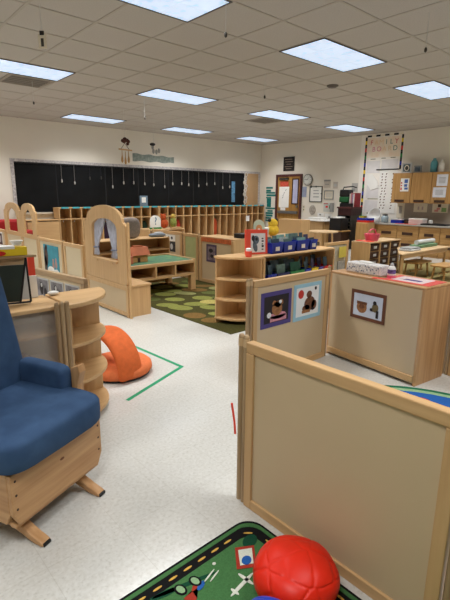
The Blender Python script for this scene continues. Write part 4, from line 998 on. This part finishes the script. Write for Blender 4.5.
wall_paper('framed_notice', 'grey framed notice right of the notice board', 7.88, 1.24, 7.56, 1.49, CREAM, GREY, 'frame', [('printed_line', LGREY, LINES)])
T = wall_paper('first_aid_box', 'white wall box with red and green marks below the framed notice', 7.88, .90, 7.53, 1.15, mat('box_pale_grey', (200, 202, 194), .5), None, 'box', [('printed_mark', RED, [(.2, .45, .42, .66)]), ('printed_leaf', GREEN, [(.55, .35, .78, .72)]), ('printed_title', mat('title_red', (190, 90, 80), .6), [(.0, .84, .42, .94)])])
obj('box_body', R(FR, 7.60, .90, 7.53, 1.15, .0, .1), GREY, T, world=True)
tag(obj('wall_ornament', FR.ell(-8.27, .935, .11, .14, .001, .02), mat('ornament_stone', (186, 178, 166), .7, .2, (14, 14, 14))), 'oval pale wall ornament below the notice board', 'decoration')
wall_paper('light_switch', 'pale switch plate with dark toggles beside the door', 8.63, .87, 8.55, 1.07, CREAM, None, 'switch', [('toggle', mat('toggle_green', (110, 120, 90), .6), [(.3, .2, .7, .45), (.3, .6, .7, .85)])])
wall_paper('paper_notice', 'white paper low on the wall above the white topped desk, left one', 8.08, .72, 7.86, .86, WHITE, None, 'paper', [('printed_line', GREY, [(.3, .5, .6, .8)])])
wall_paper('paper_notice', 'white paper low on the wall above the white topped desk, right of two', 7.82, .70, 7.58, .85, WHITE, None, 'paper', [('printed_line', GREY, [(.5, .2, .8, .5)])])
wall_paper('paper_notice', 'small pale notice on the wall left of the family board, above the dark rack', 7.0, 1.45, 6.82, 1.68, mat('notice_silver', (190, 186, 178), .7), None, 'paper', [('printed_line', GREY, [(.1, .1, .6, .4)])])
# family board
T = thing('family_board', 'tall white FAMILY BOARD display with a coloured dashed border', 'board', (10.79, 6.2, .80))
YL, YR, ZT, ZB = 6.80, 5.62, 2.87, .80
obj('backing_paper', R(FR, YL, ZB, YR, ZT, .001, .006), mat('board_white', (240, 234, 224), .7, .02), T, world=True)
obj('heading_panel', R(FR, 6.62, 2.30, 5.72, 2.78, .006, .008), mat('board_peach', (236, 212, 184), .7, .14, (5, 5, 5), rgb2=(240, 230, 214)), T, world=True)
cyc = [BLACK, YELLOW, BLACK, RED, BLACK, GREEN, BLACK, BLUE]
def dash(yl, z0_, yr, z1_, m_): obj('border_dash', R(FR, yl, z0_, yr, z1_, .006, .011), m_, T, world=True)
z = ZT-.06; k = 0
while z > ZB+.06:
    dash(6.68, z-.09, 6.63, z, cyc[k % 8])
    if z > 2.05: dash(5.70, z-.09, 5.65, z, cyc[k % 8])
    z -= .09; k += 1
y = 6.63; k = 0
while y > 5.75:
    dash(y, ZT-.065, y-.12, ZT-.02, (BLACK, CREAM)[k % 2]); y -= .12; k += 1
LTC = {'r': mat('letter_red', (206, 84, 90), .6), 'g': mat('letter_green', (84, 130, 110), .6), 'p': mat('letter_peach', (240, 208, 164), .6), 'k': mat('letter_pink', (220, 130, 150), .6), 'y': mat('letter_straw', (234, 206, 156), .6)}
for ch, k, c in zip('FAMILY', range(6), 'rppggr'): FR.text('letter', ch, -6.50+k*.135, 2.66, .165, .009, LTC[c], T)
for ch, k, c in zip('BOARD', range(5), 'kkpyg'): FR.text('letter', ch, -6.43+k*.145, 2.50, .165, .009, LTC[c], T)
for yl, zb_, yr, zt_ in ((6.60, 1.92, 6.22, 2.22), (6.18, 1.95, 5.74, 2.24), (6.55, 1.30, 6.14, 1.62), (6.58, .95, 6.10, 1.24)):
    obj('pasted_sheet', R(FR, yl, zb_, yr, zt_, .006, .009), mat('sheet_silver', (226, 222, 220), .7, .04), T, world=True)
for yl, zb_, yr, zt_ in ((6.5, 2.255, 6.36, 2.275), (6.2, 2.265, 6.08, 2.285), (5.95, 2.27, 5.82, 2.29), (6.5, 1.265, 6.2, 1.285), (6.5, .90, 6.2, .92)):
    obj('printed_line', R(FR, yl, zb_, yr, zt_, .006, .01), mat('line_olive', (150, 146, 120), .6), T, world=True)
T = thing('paper_chart', 'narrow white chart strip with rows of brown dots beside the wall cupboards', 'chart', (10.78, 5.9, .9))
obj('sheet', R(FR, 6.20, .92, 5.72, 1.98, .012, .016), WHITE, T, world=True)
obj('hanging_rod', MB().tube([(10.775, 6.3, 2.0), (10.775, 5.68, 2.0)], .012, 8), DARK, T, world=True)
random.seed(8)
for k in range(13):
    z = 1.05+k*.07
    for a in (6.12, 6.02, 5.82): obj('printed_dot', FR.ell(-a+random.uniform(-.02, .02), z, .022, .014, .016, .017, random.random()), mat('dot_brown', (110, 80, 70), .6), T, world=True)
T = thing('white_dress_cutout', 'white paper cut-out hanging over the left of the family board', 'decoration', (10.77, 6.5, 1.5))
obj('cutout', FR.slab([(-6.62, 1.95), (-6.52, 1.86), (-6.42, 1.90), (-6.25, 1.72), (-6.2, 1.56), (-6.42, 1.50), (-6.5, 1.60), (-6.58, 1.7)], .016, .024), WHITE, T, world=True)

# upper wall cupboards
CF = 10.46
lab = ['wall cupboard with a blue and white sign on its door, left end', 'wall cupboard with a bare door, between the two with papers', 'wall cupboard with two white sheets on its door, cut by the right edge', 'wall cupboard beyond the right edge of the picture']
for k, (ya, yb) in enumerate(((5.19, 5.66), (4.71, 5.185), (4.235, 4.705))):
    T = thing('wall_cupboard', lab[k], 'cupboard', (10.63, (ya+yb)/2, 1.19), 0, 'wall cupboards at the right')
    obj('body', B(CF+.02, ya, 1.19, 10.798, yb, 1.885), wood('z', 'oak'), T, world=True)
    d = obj('door', B(CF, ya+.004, 1.195, CF+.019, yb-.004, 1.88), wood('z', 'oak'), T, .003, world=True)
    obj('handle', B(CF-.022, ya+.14, 1.215, CF-.001, yb-.10, 1.27), BROWN, d, .004, world=True)
FC2 = wallR(0, 0, CF)
def on_face(fa, name, label, yl, z0, yr, z1, m_=WHITE, marks=(), cat='paper', dd=.001):
    T = thing(name, label, cat, tuple(fa.P(-(yl+yr)/2, z0)), 0)
    obj('sheet', fa.rect(-yl, z0, -yr, z1, dd, dd+.003), m_, T, world=True)
    for nm, mm, rects in marks:
        q = MB()
        for a, b, c, d in rects: fa.rect(-yl+a*(yl-yr), z0+b*(z1-z0), -yl+c*(yl-yr), z0+d*(z1-z0), dd+.003, dd+.0042, q)
        obj(nm, q, mm, T, world=True)
    return T
on_face(FC2, 'printed_sign', 'white sign with blue blocks and red dots on the left wall cupboard door', 5.45, 1.46, 5.24, 1.76, WHITE, [('printed_block', mat('block_blue', (80, 110, 180), .6), [(.45, .64, .85, .92), (.45, .36, .8, .56), (.5, .14, .9, .3)]), ('printed_dot', PRED, [(.05, .1, .2, .3), (.05, .4, .2, .5), (.05, .6, .2, .72)])])
on_face(FC2, 'paper_sheet', 'white typed sheet on the right wall cupboard door, upper of two', 4.60, 1.58, 4.36, 1.83, mat('sheet_cool', (222, 224, 232), .7), [('printed_line', GRT, LINES)])
on_face(FC2, 'paper_sheet', 'white typed sheet on the right wall cupboard door, lower of two', 4.66, 1.33, 4.37, 1.55, mat('sheet_cool', (222, 224, 232), .7), [('printed_line', GRT, LINES)])
SP = struct(obj('trim_4', R(FR, 5.70, .72, 3.4, 1.19, .0, .004), mat('backsplash_grey', (168, 156, 142), .6, .04)))
on_face(FR, 'child_drawing', 'narrow child drawing hanging below the left wall cupboard', 5.66, .82, 5.46, 1.19, CREAM, [('printed_shape', mat('draw_grey', (176, 168, 160), .7), [(.3, .3, .7, .8)])], 'drawing', .005)
on_face(FR, 'child_drawing', 'pale pencil drawing hanging below the bare wall cupboard', 5.23, .98, 4.90, 1.20, CREAM, [('printed_shape', mat('draw_rose', (200, 180, 176), .7), [(.3, .25, .42, .6), (.6, .25, .72, .6)])], 'drawing', .005)
on_face(FR, 'child_drawing', 'colourful drawing of two figures hanging below the right wall cupboard', 4.78, .98, 4.42, 1.21, CREAM, [('printed_shape', mat('draw_green', (140, 180, 110), .7), [(.6, .1, .9, .5)]), ('printed_hair', BROWN, [(.35, .55, .55, .85)]), ('printed_dress', mat('draw_pink', (220, 150, 140), .7), [(.15, .1, .4, .3), (.3, .3, .5, .5)])], 'drawing', .005)
# things on the cupboards
T = thing('framed_photo', 'square silver photo frame on top of the left wall cupboard', 'frame', (10.6, 5.40, 1.886))
FT = Face((10.6, 5.52, 1.886), (0, -1, 0), (0, 0, 1))
obj('frame', FT.ring(0, 0, .24, .235, .03, 0, .02), LGREY, T, world=True); obj('print', FT.rect(.03, .03, .21, .205, 0, .012), mat('photo_slate', (96, 116, 122), .6, .3, (16, 16, 16)), T, world=True)
obj('mat_ring', FT.ell(.12, .115, .06, .07, .012, .014), CREAM, T, world=True); obj('printed_face', FT.ell(.12, .115, .04, .05, .014, .016), DARK, T, world=True)
T = thing('framed_photo', 'small dark photo frame on the bare wall cupboard, right of the silver one', 'frame', (10.6, 5.14, 1.886))
FT = Face((10.6, 5.22, 1.886), (0, -1, 0), (0, 0, 1))
obj('frame', FT.ring(0, 0, .18, .165, .025, 0, .02), GREY, T, world=True); obj('print', FT.rect(.025, .025, .155, .14, 0, .012), mat('photo_blue_grey', (110, 126, 140), .6, .3, (16, 16, 16)), T, world=True)
T = thing('spray_bottle', 'teal bottle on top of the wall cupboards', 'bottle', (10.62, 4.77, 1.886))
obj('body', MB().lathe([(.06, 0), (.075, .01), (.078, .20), (.06, .25), (.03, .28)], (0, 0, 0), 18), mat('bottle_teal', (96, 164, 178), .35, .06), T, smooth=True); obj('cap', MB().lathe([(.035, .27), (.035, .30), (.02, .31), (0, .312)], (0, 0, 0), 14), mat('bottle_teal', (70, 150, 166)), T)
T = thing('lotion_bottle', 'white bottle on the wall cupboards beside the teal one', 'bottle', (10.62, 4.60, 1.886))
obj('body', MB().lathe([(.05, 0), (.06, .01), (.058, .17), (.04, .22), (.02, .235)], (0, 0, 0), 18), WHITE, T, smooth=True); obj('cap', MB().lathe([(.025, .23), (.025, .265), (.01, .275), (0, .276)], (0, 0, 0), 14), WHITE, T)
# counter and base cabinets
tag(obj('worktop', B(10.13, 3.4, .68, 10.795, 6.28, .715), mat('worktop_grey', (176, 170, 160), .45, .05), bevel=.005), 'long grey worktop along the right wall below the wall cupboards', 'worktop')
by = [6.27, 5.80, 5.275, 4.745, 4.265, 3.80, 3.42]
bl = ['base cabinet behind the wooden cabinet with the coloured tape', 'base cabinet left of the one under the pale box on the worktop', 'base cabinet below the pale box on the worktop', 'base cabinet below the black tray on the worktop', 'base cabinet at the right edge of the worktop', 'base cabinet beyond the right edge']
for k in range(5):
    ya, yb = by[k+1]+.003, by[k]-.003
    T = thing('base_cabinet', bl[k], 'cabinet', (10.47, (ya+yb)/2, 0), 0, 'base cabinets along the right wall')
    obj('body', B(10.18, ya, .0, 10.79, yb, .678), wood('z', 'oak'), T, world=True)
    obj('drawer', B(10.16, ya+.004, .585, 10.179, yb-.004, .672), wood('y', 'oak'), T, .003, world=True)
    for za, zb_ in ((.33, .575), (.06, .32)):
        d = obj('drawer', B(10.16, ya+.004, za, 10.179, yb-.004, zb_), wood('y', 'oak'), T, .003, world=True)
        obj('handle', B(10.145, ya+.14, zb_-.11, 10.161, yb-.13, zb_-.045), BROWN, d, .003, world=True)
def small_box(name, label, cat, x, y, z, dx, dy, dz, m_, lidm=None, rz=0):
    T = thing(name, label, cat, (x, y, z), rz)
    obj('body', B(-dx/2, -dy/2, 0, dx/2, dy/2, dz*(.8 if lidm else 1)), m_, T, .004)
    if lidm: obj('lid', B(-dx/2-.004, -dy/2-.004, dz*.78, dx/2+.004, dy/2+.004, dz), lidm, T, .003)
    return T
small_box('storage_box', 'blue lidded box on the worktop below the left wall cupboard', 'box', 10.42, 5.40, .7155, .2, .28, .1, BLUE, LGREY)
small_box('storage_box', 'pale pink white box on the worktop', 'box', 10.42, 4.92, .7155, .22, .34, .13, mat('box_pale_pink', (226, 206, 200), .6), WHITE)
T = small_box('tray', 'flat black tray on the worktop at the right', 'tray', 10.35, 4.47, .7155, .3, .56, .03, BLACK)
small_box('pencil_box', 'small brown box on the worktop right of the blue box', 'box', 10.45, 5.17, .7155, .14, .12, .1, BROWN, DARK)
tag(obj('red_folder', B(10.17, 4.85, .7155, 10.28, 5.35, .722), CORAL), 'flat coral folder lying along the front of the worktop', 'folder')
T = thing('paper_tube', 'small white tube leaning beside the pale box on the worktop', 'tube', (10.60, 4.70, .7155))
obj('body', MB().lathe([(.05, 0), (.05, .08), (.03, .1)], (0, 0, 0), 14), WHITE, T)
# heap of bowls and plates at the counter's left end
T = thing('mixing_bowl', 'large white bowl turned on its side on the worktop left end', 'bowl', (10.4, 6.02, .7155))
obj('bowl', MB().lathe([(.02, -.1), (.12, -.07), (.17, 0), (.18, .04), (.168, .04), (.155, 0), (.11, -.055), (.0, -.08)], (0, 0, 0), 24).tr(Matrix.Translation((0, 0, .165)) @ Matrix.Rotation(-1.2, 4, 'Y')), mat('bowl_white', (222, 220, 216), .35, .06), T, smooth=True)
T = thing('glass_jar', 'glass jar beside the white bowl on the worktop', 'jar', (10.36, 5.72, .7155))
obj('body', MB().lathe([(.07, 0), (.085, .02), (.085, .14), (.06, .17)], (0, 0, 0), 18), mat('jar_blue_white', (180, 198, 206), .25, .2, (20, 20, 20)), T, smooth=True); obj('lid', MB().lathe([(.065, .165), (.065, .20), (.0, .205)], (0, 0, 0), 16), DARK, T)
T = thing('glass_jar', 'short white jar in front of the white bowl on the worktop', 'jar', (10.25, 5.86, .7155))
obj('body', MB().lathe([(.06, 0), (.07, .02), (.07, .08), (.05, .1)], (0, 0, 0), 18), LGREY, T, smooth=True); obj('lid', MB().lathe([(.052, .1), (.052, .12), (0, .124)], (0, 0, 0), 16), WHITE, T)

# dark rack with stereo
T = thing('paper_rack', 'dark rack of slots with maroon top against the right wall', 'rack', (10.3, 6.72, 0))
ya, yb = 6.50, 6.90
obj('top', B(10.05, ya-.02, 1.03, 10.55, yb+.02, 1.07), MAROON, T, .004, world=True)
obj('upper_body', B(10.08, ya, .86, 10.55, yb, 1.03), mat('rack_maroon', (70, 38, 38), .5, .1), T, world=True)
obj('side_panel', B(10.08, ya, 0, 10.55, ya+.02, .86), DARK, T, world=True); obj('side_panel', B(10.08, yb-.02, 0, 10.55, yb, .86), DARK, T, world=True)
obj('back_panel', B(10.53, ya, 0, 10.55, yb, .86), BLACK, T, world=True)
for k in range(10): obj('slot_shelf', B(10.085, ya+.02, .04+k*.09, 10.53, yb-.02, .055+k*.09), mat('rack_olive', (84, 80, 66), .5) if k % 2 else DARK, T, world=True)
T = thing('portable_stereo', 'black and green portable stereo on the dark rack', 'stereo', (10.2, 6.78, 1.20))
T.location = (10.25, 6.80, 1.071); ROOTM[T.name] = Matrix.Translation((10.25, 6.80, 1.071))
obj('lower_body', B(10.12, 6.66, 1.18, 10.38, 6.92, 1.32), mat('stereo_green', (40, 96, 56), .4, .1), T, .02, world=True)
obj('upper_body', B(10.12, 6.66, 1.32, 10.38, 6.92, 1.50), BLACK, T, .03, world=True)
obj('foot', B(10.16, 6.70, 1.071, 10.34, 6.88, 1.18), DARK, T, world=True)
obj('handle', MB().tube([(10.25, 6.90, 1.50), (10.25, 6.88, 1.56), (10.25, 6.62, 1.58), (10.25, 6.5, 1.55)], .014, 8), BLACK, T, world=True)
tag(obj('black_box', B(10.08, 6.50, 1.071, 10.14, 6.86, 1.16), BLACK, bevel=.003), 'low black box with white lettering strip on the dark rack front', 'box')
for k, (nm, c) in enumerate((('crimson', (150, 40, 50)), ('white', (224, 218, 214)), ('lavender', (150, 130, 160)), ('rose', (190, 120, 120)), ('pale', (210, 200, 190)))):
    tag(obj('file_folder', B(10.16+.0*k, 6.46+.036*k, 1.071, 10.40, 6.488+.036*k, 1.42-.02*(k % 3)), mat('folder_'+nm, c, .6, .1)), '%s upright folder standing beside the stereo on the dark rack' % nm, 'folder', 'folders on the dark rack')
# wooden cabinet with coloured tape rolls
T = thing('wooden_cabinet', 'narrow wooden cabinet in front of the family board with coloured trays on top', 'cabinet', (10.0, 6.0, 0))
obj('body', B(9.82, 5.83, .0, 10.10, 6.17, .72), wood('z', 'maple'), T, .004, world=True)
obj('door', B(9.806, 5.84, .05, 9.82, 6.16, .70), wood('z', 'oak'), T, .003, world=True)
for k, (m_, nm, h_) in enumerate(((RED, 'red', .05), (BLUE, 'blue', .05))):
    z = .721+.052*k
    tag(obj('paper_tray', B(9.83, 5.84, z, 10.08, 6.16, z+h_), m_, bevel=.004), '%s tray stacked on the narrow wooden cabinet' % nm, 'tray')
T = small_box('small_box', 'green and yellow small box on top of the coloured trays', 'box', 9.95, 6.08, .825, .12, .14, .05, YELLOW, GREEN)
# dark low cabinet and crate, desk, round table, stool
T = thing('black_crate', 'black crate with a white paper on top beside the dark rack', 'crate', (9.75, 6.62, .50))
obj('body', B(9.60, 6.46, .501, 9.92, 6.80, .80), BLACK, T, .01, world=True); obj('paper', B(9.61, 6.52, .80, 9.86, 6.72, .83), WHITE, T, .004, world=True)
T = thing('dark_cabinet', 'low dark cabinet under the black crate', 'cabinet', (9.75, 6.62, 0))
obj('body', B(9.62, 6.44, 0, 9.95, 6.82, .47), BROWN, T, world=True); obj('top', B(9.58, 6.40, .47, 9.98, 6.86, .50), wood('y', 'oak'), T, .004, world=True)
T = thing('desk', 'white topped wooden desk below the wall notices', 'desk', (10.3, 7.62, 0))
obj('top', B(9.98, 7.24, .67, 10.70, 8.02, .70), WHITE, T, .005, world=True)
obj('front_panel', B(10.02, 7.30, .12, 10.04, 7.96, .67), wood('z', 'maple'), T, world=True)
for y in (7.28, 7.96): obj('leg', B(10.02, y, 0, 10.66, y+.03, .67), wood('z', 'oak'), T, world=True)
T = thing('white_bin', 'stack of white papers on the white topped desk', 'paper', (10.3, 7.7, .7005))
obj('sheets', B(-.15, -.2, 0, .15, .2, .06), WHITE, T, .003)
T = thing('round_table', 'round pale wooden table behind the bookshelf bins', 'table', (8.75, 6.35, 0))
obj('tabletop', MB().lathe([(.0, .515), (.33, .515), (.34, .53), (.33, .545), (0, .545)], (0, 0, 0), 32), wood('x', 'pale'), T)
for a in range(4): obj('leg', MB().tube([(.24*math.cos(a*PI/2+.4), .24*math.sin(a*PI/2+.4), 0), (.2*math.cos(a*PI/2+.4), .2*math.sin(a*PI/2+.4), .52)], .022, 10), WZ, T)
shelf_unit('shelf_unit', 'tan backed shelf unit standing before the wooden door', 'shelf', (9.33, 7.58, 0), PI/2, .76, .34, .745, (.4,), backm=mat('tan_back', (200, 160, 110), .5, .03, (3, 3, 3)))
# pocket panel
T = partition('small clear partition panel with hanging pockets behind the low cabinet', (5.98, 4.30), (6.63, 4.30), .605, infill=mat('pocket_vinyl', (206, 196, 176), .3, .14, (9, 9, 9), spec=.5), stile=.05, posts=(0, 1))
FPk = Face((5.98, 4.28, 0), (1, 0, 0), (0, 0, 1))
for k, (a, z, m_) in enumerate(((.10, .10, LGREY), (.36, .10, LGREY), (.10, .33, CREAM))): obj('pocket', FPk.rect(a, z, a+.2, z+.18, .001, .012), mat('pocket_clear_%d' % (k % 2), (196-14*k, 188-10*k, 170), .25, .15, (20, 20, 20)), T, world=True)
T = thing('yellow_card', 'yellow card in a pocket of the small clear partition', 'card', (6.42, 4.27, .36))
obj('sheet', FPk.rect(.36, .34, .56, .52, .013, .02), mat('card_yellow', (224, 204, 92), .6, .1), T, world=True)
# cube of brown bins
cxx0, cxx1, cy0, cy1, chh = 6.70, 7.72, 3.92, 4.27, .60
T = thing('tote_cabinet', 'maple storage cabinet with three columns of dark brown bins', 'cabinet', ((cxx0+cxx1)/2, (cy0+cy1)/2, 0))
obj('top', B(cxx0-.005, cy0-.005, chh-.022, cxx1+.005, cy1, chh), wood('x', 'pale'), T, .004, world=True)
obj('bottom', B(cxx0, cy0, .02, cxx1, cy1, .045), WX, T, world=True); obj('back_panel', B(cxx0+.02, cy1-.012, .045, cxx1-.02, cy1, chh-.022), LAM, T, world=True)
cw3 = (cxx1-cxx0-.02)/3
obj('side_panel', B(cxx0, cy0, 0, cxx0+.02, cy1, chh-.022), WZ, T, world=True); obj('side_panel', B(cxx1-.02, cy0, 0, cxx1, cy1, chh-.022), WZ, T, world=True)
for k in (1, 2): obj('divider', B(cxx0+cw3*k, cy0, .045, cxx0+cw3*k+.02, cy1-.012, chh-.022), WZ, T, world=True)
rows = [('top', .455), ('second', .325), ('third', .195), ('lowest', .06)]
for c in range(3):
    for rn, z in rows:
        xa, xb = cxx0+cw3*c+.026, cxx0+cw3*(c+1)-.006
        t2 = thing('storage_bin', '%s dark brown bin in the %s column of the maple cabinet' % (rn, ('left', 'middle', 'right')[c]), 'bin', ((xa+xb)/2, cy0+.15, z-.012), 0, 'dark brown bins in the maple cabinet')
        obj('tub', MB().prism([(xa+.02, z-.0115), (xb-.02, z-.0115), (xb, z+.10), (xa, z+.10)], 'y', cy0+.012, cy0+.30), BROWN, t2, .006, world=True)
        obj('label', B((xa+xb)/2-.035, cy0+.006, z+.03, (xa+xb)/2+.055, cy0+.0115, z+.07), LGREY, t2, world=True)
        obj('shelf_runner', B(cxx0+cw3*c+.021, cy0+.02, z-.02, cxx0+cw3*(c+1)-.001, cy1-.013, z-.012), WX, T, world=True)
T = thing('pink_basket', 'pink toy basket on top of the cabinet of brown bins', 'basket', (6.98, 4.06, chh))
obj('body', MB().lathe([(.10, 0), (.13, .10), (.135, .12), (.125, .12), (.09, .012)], (0, 0, 0), 20), PINK, T, smooth=False)
obj('handle', MB().tube([(.125*math.cos(PI*k/10), 0, .11+.09*math.sin(PI*k/10)) for k in range(11)], .01, 8), PINK, T)
tag(obj('coral_folder', B(6.74, 3.94, chh+.001, 6.86, 4.22, chh+.012), CORAL), 'flat coral folder on the cabinet of brown bins beside the pink basket', 'folder')
# toddler table with stools
T = thing('low_table', 'low maple toddler table near the right edge', 'table', (7.55, 3.58, 0))
obj('tabletop', MB().prism([(6.66, 3.33), (8.45, 3.33), (8.45, 3.86), (7.5, 3.86), (6.75, 3.44)], 'z', .445, .47), wood('x', 'pale'), T, .008, world=True)
obj('apron', MB().box(6.72, 3.36, .385, 8.39, 3.375, .445).box(7.5, 3.815, .385, 8.39, 3.83, .445), WX, T, world=True)
for x, y in ((6.80, 3.39), (8.37, 3.39), (7.55, 3.80), (8.37, 3.80)): obj('leg', MB().tube([(x, y, 0), (x, y, .445)], .022, 10), WZ, T, world=True)
def stool(label, x, y, z, w_, d_):
    T = thing('stool', label, 'stool', (x, y, 0), 0, 'low wooden stools')
    obj('seat', MB().rbox((0, 0, z-.014), (w_/2, d_/2, .016), 8, 28), wood('x', 'oak'), T)
    for sx in (-1, 1):
        for sy in (-1, 1): obj('leg', MB().tube([(sx*(w_/2-.05), sy*(d_/2-.05), 0), (sx*(w_/2-.075), sy*(d_/2-.07), z-.02)], .017, 8), wood('z', 'oak'), T)
    obj('stretcher', MB().box(-w_/2+.07, -.01, z*.35, w_/2-.07, .01, z*.35+.025), wood('x', 'oak'), T)
stool('low wooden stool at the right edge in front of the low table', 7.70, 3.09, .245, .56, .30)
stool('low wooden stool tucked under the low table', 7.55, 3.50, .27, .56, .30)
T = thing('book_stack', 'grey flat tray pile on the low table left end', 'tray', (7.25, 3.50, .4705))
obj('lower_tray', MB().rbox((0, 0, .016), (.20, .12, .016), 6), LGREY, T); obj('upper_tray', MB().rbox((.01, .01, .044), (.18, .11, .012), 6), GREY, T)
T = thing('paper_roll', 'silver and green boxed paper roll on the low table', 'roll', (8.0, 3.62, .4705))
obj('box', B(-.36, -.09, 0, .36, .09, .05), mat('roll_box_green', (120, 160, 120), .6, .2, (6, 20, 20)), T, .004)
obj('roll', MB().tube([(-.30, 0, .092), (.36, 0, .092)], .042, 18), mat('roll_silver', (206, 208, 206), .35, .06), T)
obj('roll_end', MB().tube([(.355, 0, .092), (.365, 0, .092)], .03, 14), BLACK, T)

# furniture standing on a rug stands on its pile
for x0_, y0_, x1_, y1_, dz in ((2.87, 3.12, 4.86, 5.95, .0072), (5.6, 2.0, 9.4, 4.6, .0033)):
    for o in COL.objects:
        if o.parent is None and 'category' in o and o['category'] not in ('rug', 'light', 'vent', 'string', 'detector') and x0_ < o.location.x < x1_ and y0_ < o.location.y < y1_:
            o.location.z += dz
